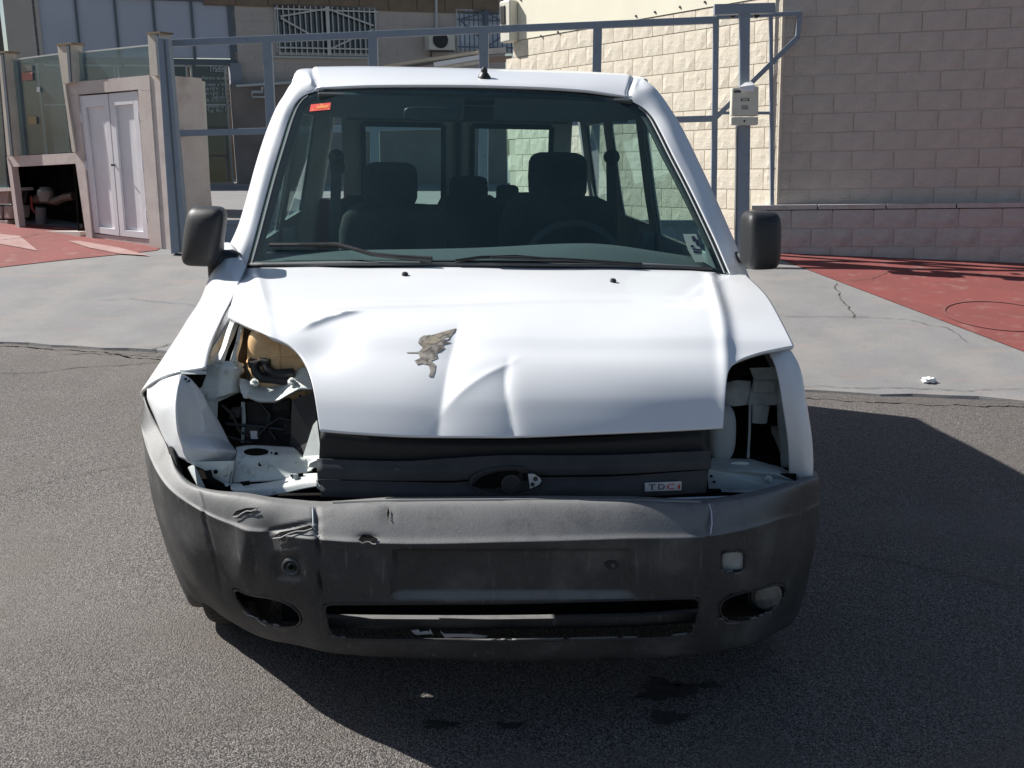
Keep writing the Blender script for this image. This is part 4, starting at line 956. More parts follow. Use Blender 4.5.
# ---------- rear doors with their glass
def reardoor(x0, x1):
    w_ = x1-x0; pts = lambda z: None
    holes = []; zs = np.linspace(.45, 1.74, 44); us_ = np.linspace(0, 1, 22); P_ = []; 
    yr = lambda z: 4.17-.16*max(0, (z-1.1))**1.3
    def edge_(x, z): lim = sx(z)[0]*.985; return max(-lim, min(lim, x))
    zw0, zw1, m_ = 1.135, 1.60, .085
    xa, xb = x0+m_*(1 if x0 > 0 or abs(x0) < .05 else 1.6), x1-m_*(1 if x1 < .05 else 1.6)
    bs_ = [0, (xa-x0)/w_, (xb-x0)/w_, 1]
    us_ = np.unique(np.concatenate([np.linspace(bs_[0], bs_[1], 4), np.linspace(bs_[1], bs_[2], 10), np.linspace(bs_[2], 1, 4)])); zs = np.unique(np.concatenate([np.linspace(.42, zw0, 16), np.linspace(zw0, zw1, 10), np.linspace(zw1, 1.735, 5)]))
    for z in zs:
        for u in us_: P_.append((edge_(x0+w_*u, z), yr(z), z))
    nu_ = len(us_); fs_ = []
    for j in range(len(zs)-1):
        for i in range(nu_-1):
            zc_ = (zs[j]+zs[j+1])/2; xc_ = x0+w_*(us_[i]+us_[i+1])/2
            if zw0 < zc_ < zw1 and xa < xc_ < xb: continue
            fs_.append((j*nu_+i, (j+1)*nu_+i, (j+1)*nu_+i+1, j*nu_+i+1))
    o = mk('rear_door', P_, fs_, white, None, 40); under(o, van); solid(o, .03, 0)
    P4_ = [(xa-.01, yr(zw0)+.008, zw0-.01), (xb+.01, yr(zw0)+.008, zw0-.01), (xb+.01, yr(zw1)+.008, zw1+.01), (xa-.01, yr(zw1)+.008, zw1+.01)]
    g_ = plate('rear_window', P4_, sglass, None, .003, (0, 1, 0)); sub(g_, o)
    m2 = MB(); q_ = [Z(p)+Z((0, -.03, 0)) for p in P4_]
    for k in range(4): m2.bar(q_[k], q_[(k+1) % 4], .03, .014, (0, 1, 0))
    m2.build('window_surround', rubber, o, None); return o
reardoor(-.69, -.012); reardoor(.012, .69)
MB().box((-.014, 4.07, .45), (.028, 0, 0), (0, .06, 0), (0, 0, 1.27)).build('rear_centre_seal', rubber, van)
MB().box((-.72, 4.15, .34), (1.44, 0, 0), (0, .10, 0), (0, 0, .14)).build('rear_bumper', black, van, bev=.03)
MB().box((-.86, 1.1, .26), (1.72, 0, 0), (0, 3.0, 0), (0, 0, .04)).build('floor_pan', black, van)
for sg in (-1, 1):
    MB().box((sg*.80-.045, 4.02, .75), (.09, 0, 0), (0, .15, 0), (0, 0, .42)).build('tail_lamp', mat('tail_lamp_red', (.35, .01, .01), .2) if sg < 0 else MATS['tail_lamp_red'], van, bev=.02)
# headlining and rear pillars (dark inside)
hl = np.array([[(u*hf*.955, y, (zc-(zc-ze)*abs(u)**4.5)-.035) for u in np.linspace(-1, 1, 9)] for (y, hf, zc, ze) in RS]); hl[0, :, 1] -= .22; hl[0, :, 2] -= .055; hl[0, :, 0] *= .86; hl[-1, :, 1] -= .03
gridmesh('headlining', hl, mat('dark_headlining', (.06, .065, .07), .9), van, th=.01)
MB().box((-.66, 4.05, 1.63), (1.32, 0, 0), (0, .05, 0), (0, 0, .09)).build('rear_header', trim, van, bev=.01)
# ---------- interior
dz = lambda: None
Dn = [[(-.80, 1.20, 1.095), (-.4, 1.09, 1.115), (0, 1.06, 1.12), (.4, 1.09, 1.115), (.80, 1.20, 1.095)],
      [(-.78, 1.40, 1.11), (-.4, 1.36, 1.125), (0, 1.36, 1.13), (.4, 1.36, 1.15), (.78, 1.40, 1.11)],
      [(-.77, 1.56, 1.09), (-.4, 1.56, 1.10), (0, 1.56, 1.12), (.4, 1.52, 1.145), (.77, 1.56, 1.09)],
      [(-.77, 1.60, .95), (-.4, 1.60, .95), (0, 1.60, .95), (.4, 1.57, .98), (.77, 1.60, .95)],
      [(-.77, 1.55, .5), (-.4, 1.55, .5), (0, 1.55, .5), (.4, 1.55, .5), (.77, 1.55, .5)]]
dash = gridmesh('dashboard', net(Dn, 32, 30), dashm, van, th=.01)
MB().box((-.79, 1.215, .3), (1.58, 0, 0), (0, .03, 0), (0, 0, .76)).build('bulkhead', void, van)
scn = V(575, 246, 1.60); ring = []
tilt = Z((0, .42, .9)); tilt /= np.linalg.norm(tilt); up_s = np.cross(Z((1, 0, 0)), Z((0, -.9, .42))); 
for t in np.linspace(0, 2*math.pi, 37): ring.append(scn+Z((1, 0, 0))*.185*math.cos(t)+Z((0, .35, .94))*.17*math.sin(t)-Z((0, 0, .08)))
sw = MB().tube(ring, .016, 8, False).build('steering_wheel', mat('steering_rim', (.03, .033, .036), .6), van)
MB().lathe(scn-Z((0, 0, .08)), (0, .94, -.35), [(-.03, .03), (-.02, .07), (.03, .06), (.2, .04)], 16).build('steering_boss', black, sw)
for t in (0, math.pi, -math.pi/2): MB().bar(scn-Z((0, 0, .08)), scn+Z((1, 0, 0))*.18*math.cos(t)+Z((0, .35, .94))*.165*math.sin(t)-Z((0, 0, .08)), .03, .015, (0, 1, 0)).build('steering_spoke', black, sw)
def rb(c, sx_, sy_, sz_, e=.45, lean=0., seg=20):   # rounded cushion (superellipsoid)
    vs_ = []; fs_ = []; n_ = seg; m2 = seg//2
    pw = lambda a, b: math.copysign(abs(a)**b, a)
    for j in range(m2+1):
        ph = -math.pi/2+math.pi*j/m2
        for i in range(n_):
            th_ = 2*math.pi*i/n_; x_ = sx_*pw(math.cos(ph), e)*pw(math.cos(th_), e); y_ = sy_*pw(math.cos(ph), e)*pw(math.sin(th_), e); z_ = sz_*pw(math.sin(ph), e)
            vs_.append((c[0]+x_, c[1]+y_+lean*z_, c[2]+z_))
    for j in range(m2):
        for i in range(n_): fs_.append((j*n_+i, j*n_+(i+1) % n_, (j+1)*n_+(i+1) % n_, (j+1)*n_+i))
    return vs_, fs_
def seat(cx, y, zt, hw, hh_w, hh_h, hx=None, rear=False, headtop=None, head=True):
    bk = mk('seat_backrest', *rb((cx, y, zt-.34), hw, .075, .34, .38, .12), fabric, None, 60); under(bk, van)
    mk_ = mk('seat_cushion', *rb((cx, y-.28, .62), hw, .27, .09, .35), fabric, None, 60); under(mk_, van)
    if head:
        hx = cx if hx is None else hx
        hd = mk('headrest', *rb((hx, y+.03, headtop-hh_h), hh_w, .055, hh_h, .45, .1), fabric, None, 60); sub(hd, bk)
        for s_ in (-.05, .05): MB().tube([(hx+s_, y+.02, zt-.05), (hx+s_, y+.03, headtop-hh_h)], .007, 6).build('headrest_post', steel, bk)
    return bk
Ys = 2.15
pl, pdv = V(390, 162, Ys), V(559, 152, Ys); tl, td = V(395, 203, Ys), V(558, 195, Ys)
def halfw(x0, x1, Y): return (V(x1, 200, Y)[0]-V(x0, 200, Y)[0])/2
seat(V(392, 200, Ys)[0], Ys, tl[2], halfw(336, 446, Ys), halfw(363, 418, Ys), .095, pl[0], headtop=pl[2])
seat(V(560, 200, Ys)[0], Ys, td[2], halfw(500, 620, Ys), halfw(529, 588, Ys), .105, pdv[0], headtop=pdv[2])
Yr = 3.0
rs = V(469, 176, Yr); seat(V(469, 200, Yr)[0], Yr, V(469, 194, Yr)[2], halfw(425, 495, Yr), halfw(450, 489, Yr), .07, rs[0], headtop=rs[2])
rs = V(508, 185, Yr+.1); seat(V(545, 200, Yr)[0], Yr+.1, V(530, 193, Yr)[2], halfw(496, 610, Yr), halfw(496, 519, Yr), .05, rs[0], headtop=rs[2])
seat(V(375, 200, Yr)[0], Yr+.1, V(375, 196, Yr)[2], halfw(335, 425, Yr), .1, .05, head=False)
# seat belts and pillar blobs
for sg, px in ((1, 611), (-1, 337)):
    p0 = V(px, 157, 2.33); m_ = MB(); m_.lathe(p0, (0, -1, 0), [(-.03, .03), (.03, .035), (.05, .0)], 14); m_.build('belt_anchor', black, van)
    MB().bar(p0, p0+Z((sg*.03, 0, -.55)), .045, .004, (0, 1, 0)).build('seat_belt', black, van)
    MB().box((sg*.80-.03, 2.27, .7), (.06, 0, 0), (0, .13, 0), (0, 0, .44)).build('pillar_trim', trim, van, bev=.01)
p0 = V(346, 157, 2.33); MB().lathe(V(386, 168, 3.25)+Z((-.25, 0, 0)), (0, -1, 0), [(0, .04), (.01, .04), (.02, 0)], 16).build('speaker_grille', black, van)
rmv = V(484, 100, 1.72); o = mk('rear_view_mirror', *rb(V(432, 114, 1.80), .11, .015, .028, .5), black, None, 50); under(o, van)
for x0, x1, nm in ((-.62, -.05, 'sun_visor'), (.07, .62, 'sun_visor')):
    P_ = [(x0, 1.86, 1.69), (x1, 1.86, 1.69), (x1, 1.95, 1.605), (x0, 1.95, 1.605)]; plate(nm, P_, mat('visor_vinyl', (.10, .11, .115), .8) if 'visor_vinyl' not in MATS else MATS['visor_vinyl'], van, .015, (0, .5, .6), bev=.004)
# ---------- door mirrors
def mirror(cx, sg, lab):
    c = V(cx[0], cx[1], 1.16); wdt, hgt = cx[2], cx[3]; vs_, fs_ = rb((0, 0, 0), wdt, .07, hgt, .42, 0, 36)
    vs2 = []
    for (x, y, z) in vs_:
        k = 1-.06*(z/hgt)*0; bulge = -.02*(1-(x/wdt)**2)*(1-(z/hgt)**2) if y < 0 else 0
        xx = x+(.018*(z/hgt) if sg < 0 else -.006*(z/hgt)); vs2.append((c[0]+xx, c[1]+max(y, -.07)+bulge+sg*xx*.25, c[2]+z))
    h_ = mk('door_mirror', vs2, fs_, mirrorpl, None, 60); under(h_, van)
    vs3, fs3 = rb((c[0], c[1]+.066+0*sg, c[2]), wdt*.86, .006, hgt*.88, .42, 0, 28); vs3 = [(x, y+sg*(x-c[0])*.25, z) for x, y, z in vs3]; g_ = mk('mirror_glass', vs3, fs3, chrome, None, 50); sub(g_, h_)
    return h_, c
hm, cL = mirror((204.5, 236, .064, .098), -1, ''); hm2, cR = mirror((760, 240, .066, .100), 1, '')
MB().tube([V(214, 268, 1.2), V(218, 258, 1.2), V(232, 257, 1.22), V(240, 262, 1.27)], [.03, .032, .026, .03], 12).build('mirror_arm', mirrorpl, hm)
MB().lathe(V(216.5, 254, 1.19), (0, 0, -1), [(0, .026), (.03, .031), (.08, .03), (.10, .018), (.101, 0)], 14).build('mirror_pivot', mirrorpl, hm)
MB().tube([V(756, 262, 1.24), V(746, 258, 1.30), V(738, 257, 1.36)], [.022, .02, .022], 12).build('mirror_arm', mirrorpl, hm2)
# ---------- wheels
def wheel(x, y, sg):
    c = Z((x, y, .305)); ax = Z((sg, 0, 0)); t_ = MB().lathe(c-ax*.09, ax, [(0, .21), (.0, .26), (.012, .292), (.04, .304), (.14, .304), (.168, .292), (.18, .26), (.18, .21), (.09, .205), (0, .21)], 48).build('wheel', rubber, van)
    MB().lathe(c, ax, [(-.07, .205), (.07, .208), (.078, .20), (.055, .18), (.03, .15), (.05, .07), (.065, .05), (.066, 0)], 32).build('rim', steel, t_)
    tr = MB()
    for k in range(64):
        a = 2*math.pi*k/64; d = Z((0, math.cos(a), math.sin(a))); tr.bar(c+d*.3015-ax*.055, c+d*.3015-ax*.008+np.cross(ax, d)*.01, .019, .006, d); tr.bar(c+d*.3015+ax*.055, c+d*.3015+ax*.008+np.cross(ax, d)*.01, .019, .006, d)
    tr.build('tread', rubber, t_, None); return t_
wheel(-.80, .82, -1); wheel(.81, .80, 1); wheel(-.78, 3.46, -1); wheel(.78, 3.46, 1)
MB().tube([(-.75, .82, .30), (.75, .82, .30)], .03, 10).build('front_axle', black, van); MB().tube([(-.75, 3.46, .30), (.75, 3.46, .30)], .03, 10).build('rear_axle', black, van)
# ---------- right wing
def wingside(sgn, pts):
    pass
rt = []
for z, yf, xf, xr in ((1.035, .98, .850, .850), (.950, .53, .830, .850), (.90, .45, .842, .87), (.81, .41, .855, .89), (.70, .395, .875, .91), (.60, .41, .892, .925), (.54, .44, .90, .93)):
    rt.append([(xf-.045, yf+.015, z), (xf-.005, yf-.002, z), (xf+.012, yf+.006, z), (xf+.022, yf+.05, z), (xr-.004, (yf+1.22)/2, z), (sx(z)[0]+.002 if z < 1.1 else .86, 1.22, z)])
wr = gridmesh('right_wing', net(rt, 50, 40), white, van, th=.010, smooth=50); wr.name = 'wing'
# lower rear part of the wings around the wheel
for sg in (-1, 1):
    P_ = []
    arch = [(.82+.36*math.cos(t), .30+.36*math.sin(t)) for t in np.linspace(0, math.pi*.72, 16)]
    outl = [(1.215, .30), (1.18, .30)]+arch[1:]+[(.60, .60), (.60, .66)]+[(1.215, .66)]
    P_ = [(sg*(.905-.02*(y-.6)), y, z) for y, z in outl]
    plate('wing_skirt', P_, white, van, .02, (-sg, 0, 0))
    la = [[(sg*(.60+.20*u), .82+.345*math.cos(t), .30+.345*math.sin(t)) for u in (0, 1)] for t in np.linspace(-.2, math.pi+.3, 20)]
    gridmesh('wheel_arch_liner', np.array(la), black, van, th=.006)
# ---------- left wing, bent
LW = [[V(222, 252, 1.50), V(230, 244, 1.32), V(238, 255, 1.24), V(246.5, 267, 1.16)],
      [V(206, 300, 1.15), V(212, 290, 1.0), V(223, 292, .97), V(235.5, 294, .93)],
      [V(188, 334, .95), V(191, 323, .80), V(206, 321, .78), V(222, 322, .74)],
      [V(165, 372, .85), V(167, 360, .66), V(187, 352, .62), V(211, 348, .58)],
      [V(146, 402, .80), V(147.5, 389, .58), V(172, 376, .52), V(206.5, 369.5, .49)]]
LW = [[r[0]+Z((.02, .12, -.28))]+r for r in LW]
w_l = gridmesh('wing', net(LW, 40, 60), white, van, th=.008, smooth=50, thoff=0); w_l['label'] = 'buckled and torn white wing beside the empty headlight opening'
LS = [[V(147, 389, .575), V(158, 382, .54), V(170, 377, .50), V(181, 374, .46)],
      [V(147, 397, .57), V(160, 391, .51), V(170, 388, .46), V(178, 385, .42)],
      [V(155, 418, .53), V(163, 412, .46), V(170, 408, .42), V(176, 404, .39)],
      [V(166, 443, .49), V(170, 437, .45), V(174, 432, .41), V(178, 430, .38)],
      [V(176, 459, .45), V(180, 458, .42), V(184, 460, .40), V(188, 462, .38)]]
gridmesh('wing_front_strip', net(LS, 20, 40), white, van, th=.006, smooth=50, thoff=0)
LF = [[V(179, 374, .462), V(186, 376, .47), V(192, 380, .48), V(199, 390, .50)],
      [V(178, 385, .42), V(190, 390, .445), V(203, 397, .47), V(213, 411, .50)],
      [V(176, 405, .39), V(192, 408, .43), V(209, 414, .47), V(222, 427, .50)],
      [V(178, 431, .38), V(195, 432, .43), V(213, 436, .46), V(231, 444, .49)],
      [V(183, 452, .38), V(200, 450, .385), V(218, 450, .40), V(236.5, 453, .44)],
      [V(188, 462, .38), V(202, 463, .40), V(219, 463, .42), V(234, 461.5, .44)]]
LFG = net(LF, 70, 90); uu_, vv_ = np.meshgrid(np.linspace(0, 1, 71), np.linspace(0, 1, 91)); ew_ = (uu_*(1-uu_)*4)**.5*(vv_*(1-vv_)*4)**.5
LFG = LFG+(ew_*(.010*np.abs(((uu_*1.3+vv_*2.1) % 1)-.5)-.012*np.exp(-np.abs(vv_-.72+.3*uu_)/.04)-.008*np.exp(-np.abs(uu_-.45-.25*vv_)/.05)+.003*np.sin(uu_*9+vv_*13)))[..., None]*Z((.3, 1, .2))
gridmesh('crumpled_wing_flap', LFG, white, van, th=.005, smooth=40, thoff=0)
plate('torn_gap', [V(180, 371, .515), V(207, 372.5, .50), V(200, 391, .51), V(186, 379, .515)], void, van, .003)
plate('wing_edge_lip', [V(179, 369.5, .51), V(206, 371, .49), V(207, 374, .485), V(181, 374, .50)], primerd, van, .004)
for px in ([(183, 380), (186, 377), (187, 380)], [(181, 387), (186, 386), (183, 390)], [(186, 382), (190, 379), (190, 382)]): plate('paint_chip', [V(*p, .452) for p in px], black, van, .004)
# ---------- engine bay, picture-left side
def bay(name, px, m, th=.006, Y=None, **k): return plate(name, [V(p[0], p[1], p[2] if len(p) > 2 else Y) for p in px], m, van, th, **k)
def baynet(name, rows, m, nu=20, nv=20, th=.005, sm=50): return gridmesh(name, net([[V(*p) for p in r] for r in rows], nu, nv), m, van, th=th, smooth=sm, thoff=0)
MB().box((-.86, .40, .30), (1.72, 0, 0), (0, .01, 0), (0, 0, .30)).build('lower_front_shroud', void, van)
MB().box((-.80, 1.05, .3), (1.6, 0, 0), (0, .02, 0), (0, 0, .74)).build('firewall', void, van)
bay('inner_wing_channel', [(233, 314, .80), (241, 317, .82), (222, 362, .60), (206, 366, .56), (213, 348, .60)], primer, .01)
baynet('bonnet_stay_rail', [[(231, 319, .67), (235, 320, .66), (239, 322, .67)], [(226, 332, .63), (231, 331, .61), (235, 334, .63)], [(221, 348, .585), (226, 347, .57), (228, 350, .585)], [(214, 362, .555), (220, 361, .545), (224, 363, .555)]], primer)
baynet('inner_flange', [[(239, 326, .66), (242, 325, .65), (244, 328, .66)], [(236, 340, .62), (240, 338, .61), (242, 342, .62)], [(231, 357, .58), (236, 352, .57), (238, 356, .58)], [(229, 364, .56), (234, 360, .555), (238, 362, .56)]], primer)
bay('grimy_inner_panel', [(241, 320, .86), (262, 331, .84), (252, 350, .80), (250, 385, .72), (236, 384, .70), (238, 360, .72)], mat('grimy_panel', (.14, .115, .095), .9, col2=(.08, .07, .06), scale=12), .01)
bay('inner_wing_front', [(207.5, 369, .55), (207, 400, .52), (199, 391, .50), (208, 365, .56), (211, 364, .57), (243, 363, .60), (244, 370, .60), (239, 377, .59), (240, 392, .57), (218, 402, .54), (217, 425, .50), (214, 425, .49), (207, 402, .50)], primerd, .006)
baynet('lamp_turret', [[(211, 363, .585), (222, 361, .565), (234, 361, .565), (244, 364, .59)], [(210, 369, .575), (222, 368, .545), (234, 368, .55), (244, 371, .585)], [(209, 378, .57), (221, 378, .54), (232, 378, .545), (240, 378, .575)], [(208, 398, .55), (219, 397, .53), (230, 394, .535), (240, 391, .56)]], primer, 24, 20)
baynet('upper_crossmember', [[(240, 378, .56), (249, 380, .57), (262, 384, .58), (275, 383, .58), (290, 375, .57), (300, 368, .56), (309, 366, .55)],
      [(240, 386, .53), (250, 390, .53), (262, 394, .53), (276, 394, .53), (290, 386, .52), (300, 380, .52), (311, 378, .51)],
      [(241, 393, .52), (252, 398, .51), (262, 401, .50), (274, 401, .50), (289, 394, .49), (301, 389, .49), (313, 389, .48)],
      [(243, 394, .54), (252, 400, .54), (262, 403, .53), (274, 403, .53), (289, 396, .52), (301, 391, .52), (313, 391, .50)]], primer, 40, 20)
for x, y in ((254.5, 384), (247, 396), (292, 383)): MB().lathe(V(x, y, .515), (0, -.5, 1), [(0, .012), (.008, .012), (.009, .007), (.016, .006), (.017, 0)], 8).build('bolt', primer, van)
# expansion tank
tk = mk('expansion_tank', *rb(V(290, 360, .64), .118, .075, .115, .5, 0, 40), orange, None, 60); under(tk, van)
seam = []
for t in np.linspace(0, 2*math.pi, 49):
    pwx = lambda a, b: math.copysign(abs(a)**b, a); cc_ = V(290, 360, .64); seam.append(cc_+Z((.1195*pwx(math.cos(t), .5), .0765*pwx(math.sin(t), .5), .022+.02*math.cos(t))))
MB().tube(seam, .003, 5, False).build('tank_seam', orange, tk)
for xs_ in (-.02, .05):
    rib = [V(290, 360, .64)+Z((xs_, -.0765*abs(math.cos(t))**.5*1.0, .116*pwx(math.sin(t), .5))) for t in np.linspace(-1.5, 1.5, 21)]; MB().tube(rib, .0022, 5, False).build('tank_rib', orange, tk)
for (a, b_, c_, d_) in (((254, 363), (256, 372), (262, 378), (290, 381)), ((265.5, 361), (268, 370), (275, 374), (294, 373))):
    MB().tube([V(*a, .57), V(*b_, .555), V(*c_, .55), V((c_[0]+d_[0])/2, (c_[1]+d_[1])/2, .55), V(*d_, .55)], .0135, 12).build('coolant_hose', hose, van)
    MB().lathe(V(*a, .57), (.0, -.3, 1), [(-.010, .017), (.010, .017)], 14).build('hose_clamp', steel, van)
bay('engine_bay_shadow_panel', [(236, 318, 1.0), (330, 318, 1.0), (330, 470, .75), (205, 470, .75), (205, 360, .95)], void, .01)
# battery tray pieces inside the dark opening
bay('air_box', [(246, 402, .60), (290, 400, .60), (292, 450, .56), (250, 452, .56)], mat('dusty_black', (.04, .038, .036), .85, col2=(.09, .085, .08), scale=14, low=.5, high=.7), .01)
bay('undertray_flap', [(292, 400, .44), (313, 392, .42), (317, 412, .42), (313, 440, .41), (305, 455, .41), (290, 450, .46)], mirrorpl, .008)
bay('cable_tag', [(250, 431, .53), (257, 431, .53), (258, 439, .53), (251, 439, .53)], paper, .003)
bay('cable_tag_backing', [(246, 427, .535), (260, 427, .535), (261, 442, .535), (247, 443, .535)], black, .003)
MB().tube([V(243, 402, .57), V(244, 420, .56), V(243, 442, .56)], .006, 6).build('bracket_rod', primerd, van)
MB().tube([V(226, 424, .55), V(262, 427, .55), V(284, 430, .55)], .005, 6).build('cable', steel, van)
for k_, (pts_, rad_, m_c) in enumerate([([(222, 405, .54), (232, 414, .53), (240, 432, .53), (249, 436, .53)], .004, black), ([(258, 436, .53), (268, 425, .54), (280, 418, .55), (291, 421, .54)], .005, black), ([(228, 436, .52), (240, 440, .52), (252, 443, .52)], .003, steel), ([(262, 405, .58), (270, 415, .57), (268, 428, .56), (276, 440, .55)], .007, hose), ([(244, 366, .58), (249, 374, .575), (247, 383, .57)], .005, hose), ([(300, 395, .50), (298, 410, .48), (303, 425, .46)], .004, black)]):
    MB().tube([V(*p) for p in pts_], rad_, 8).build('cable', m_c, van)
for (x_, y_, Y_, w_, h_, m_c) in ((272, 412, .57, .05, .035, 'dusty_black'), (283, 436, .55, .04, .05, 'dusty_black'), (229, 420, .54, .03, .03, 'black_plastic'), (249, 388, .545, .018, .014, 'black_plastic')):
    MB().box(V(x_, y_, Y_), (w_, 0, .004), (0, .03, 0), (.004, 0, h_)).build('connector_block', MATS[m_c], van, None, bev=.004)
for x_, y_ in ((217, 366), (226, 372), (236, 369), (214, 388), (262, 463), (246, 470), (296, 462)): MB().lathe(V(x_, y_, .54 if y_ < 400 else .375), (0, -1, .3), [(0, .006), (.004, .005), (.005, 0)], 8).build('rivet', primerd, van)
# lower radiator support
baynet('front_panel', [[(236, 447, .47), (252, 445, .47), (275, 446, .46), (292, 447, .45), (304, 456, .43)],
      [(236, 456, .42), (254, 455, .41), (275, 455, .40), (292, 456, .395), (306, 459, .39)],
      [(234, 470, .395), (252, 469, .385), (272, 469, .38), (290, 470, .375), (308, 468, .375)],
      [(231, 483, .385), (248, 482, .37), (270, 481, .365), (288, 478, .36), (312, 470, .36)]], primer, 34, 24)
bay('front_panel_side', [(303, 456, .40), (313, 425, .405), (317, 420, .40), (321, 455, .37), (319, 462, .36), (308, 473, .37)], primer, .006)
bay('panel_left_flange', [(187, 462, .395), (234, 461, .365), (237, 456, .385), (231, 484, .37), (227, 487, .36), (209, 480, .37), (205, 470, .38)], primer, .005)
baynet('lower_lip', [[(231, 483, .375), (252, 484, .355), (280, 480, .35), (302, 474, .345), (318, 473, .34)], [(231, 489, .33), (252, 489, .315), (280, 487, .31), (302, 483, .305), (318, 481, .30)], [(236, 495, .32), (256, 497, .305), (280, 494, .30), (302, 489, .295), (318, 486, .29)]], primer, 30, 14)
def hole(name, px, Y, m=void): return plate(name, [V(x, y, Y) for x, y in px], m, van, .003)
ell = lambda cx, cy, rx, ry, n=18, a=0: [(cx+rx*math.cos(t)*math.cos(a)-ry*math.sin(t)*math.sin(a), cy+rx*math.cos(t)*math.sin(a)+ry*math.sin(t)*math.cos(a)) for t in np.linspace(0, 2*math.pi, n, endpoint=False)]
hole('panel_slot', ell(256, 452, 12.5, 3.6), .405); hole('panel_hole', ell(276, 454, 2, 1.8, 10), .40); hole('panel_hole', ell(260, 464.5, 2.0, 2, 10), .375); hole('panel_hole', ell(271.5, 453, .9, .9, 8), .40)
hole('panel_slot', [(204, 471), (211, 470), (213, 478), (224, 484), (227, 492), (210, 486)], .355); hole('panel_hole', ell(215.5, 472, 2.2, 2.2, 10), .36)
hole('panel_slot', [(290, 475), (303, 473), (304, 479), (293, 480)], .335); hole('panel_slot', [(240, 482), (249, 481), (250, 485), (243, 486)], .33)
MB().lathe(V(296, 476.5, .335), (0, -1, .2), [(0, .008), (.01, .008), (.012, 0)], 8).build('bolt', primer, van)
o = MB().tube([V(237, 450, .39), V(235, 462, .375), V(231, 474, .365), V(229, 484, .355)], .0012, 4).build('weld_seam', crackm, van)
bay('broken_bracket', [(319, 459, .33), (310, 463, .325), (308, 467, .325), (318, 468, .33)], primer, .01)
bay('broken_bracket', [(316, 480, .30), (320, 486, .29), (322, 492, .29), (317, 488, .29)], primer, .01)
bay('crushed_strut', [(167, 447, .45), (171, 446, .44), (182, 482, .36), (178, 482, .36)], steel, .02)
bay('crushed_strut', [(188, 467, .38), (194, 464, .37), (206, 489, .34), (201, 489, .33), (197, 484, .33)], primerd, .01)
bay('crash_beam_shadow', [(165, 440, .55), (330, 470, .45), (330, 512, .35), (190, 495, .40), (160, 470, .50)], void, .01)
# ---------- engine bay, picture-right side
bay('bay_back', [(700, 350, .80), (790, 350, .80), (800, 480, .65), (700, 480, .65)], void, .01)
bay('lamp_turret', [(750, 368, .60), (780, 367, .60), (783, 384, .585), (786, 392, .575), (776, 405, .56), (748, 405, .555), (751, 392, .57), (754, 378, .585)], primerd, .006)
bay('turret_step', [(754, 380, .575), (777, 381, .575), (775, 393, .56), (753, 392, .56)], primerd, .01, bev=.004)
baynet('inner_wing_post', [[(779, 384, .57), (785, 384, .56), (790, 392, .53)], [(777, 410, .56), (786, 408, .53), (795, 415, .50)], [(779, 440, .54), (788, 438, .51), (797, 445, .48)], [(781, 468, .52), (790, 468, .49), (799, 477, .46)]], primerd, 20, 24)
baynet('upper_shelf', [[(725, 383, .62), (738, 380, .60), (751, 381, .60)], [(725, 393, .59), (738, 391, .58), (751, 391, .58)], [(725, 406, .58), (738, 406, .57), (752, 404, .57)]], primerd, 16, 16)
bay('inner_wing_top', [(724, 385, .75), (733, 366, .78), (752, 357, .80), (780, 352, .80), (781, 367, .74), (750, 372, .74)], mat('speckled_black', (.02, .02, .02), .7, col2=(.12, .12, .12), scale=60, low=.6, high=.7), .006)
tk2 = mk('washer_tank', *rb(V(721, 432, .52), .042, .04, .085, .7, .1, 28), mat('milky_plastic', (.42, .46, .47), .5), None, 60); under(tk2, van)
bay('front_panel', [(712, 458, .49), (751, 459, .50), (780, 467, .48), (796, 474, .46), (795, 481, .40), (776, 474, .385), (751, 471, .380), (707, 469, .390)], primerd, .004)
bay('lower_lip', [(707, 469.3, .388), (751, 471.5, .378), (776, 474.3, .383), (795, 481.3, .398), (791, 486, .388), (772, 489, .374), (757, 493, .370), (709, 491.5, .378)], primerd, .004)
hole('panel_slot', ell(740, 463.5, 9.5, 1.8), .44, primer); 
for x, y in ((711.5, 476.5), (714.5, 482)): hole('panel_hole', ell(x, y, 1.4, 1.3, 8), .372)
MB().lathe(V(767, 479, .37), (0, -1, .2), [(0, .012), (.015, .012), (.017, .006), (.03, .006), (.031, 0)], 10).build('bolt', primerd, van)
MB().tube([V(750, 405, .545), V(749.5, 430, .53), V(748, 458, .49)], .004, 6).build('bracket_rod', primerd, van)
baynet('lamp_bracket', [[(752, 405, .56), (762, 404, .555), (770, 406, .56)], [(752, 418, .555), (762, 417, .55), (768, 417, .555)], [(752, 423, .55), (762, 424, .55), (767, 423, .55)]], primerd, 10, 10)
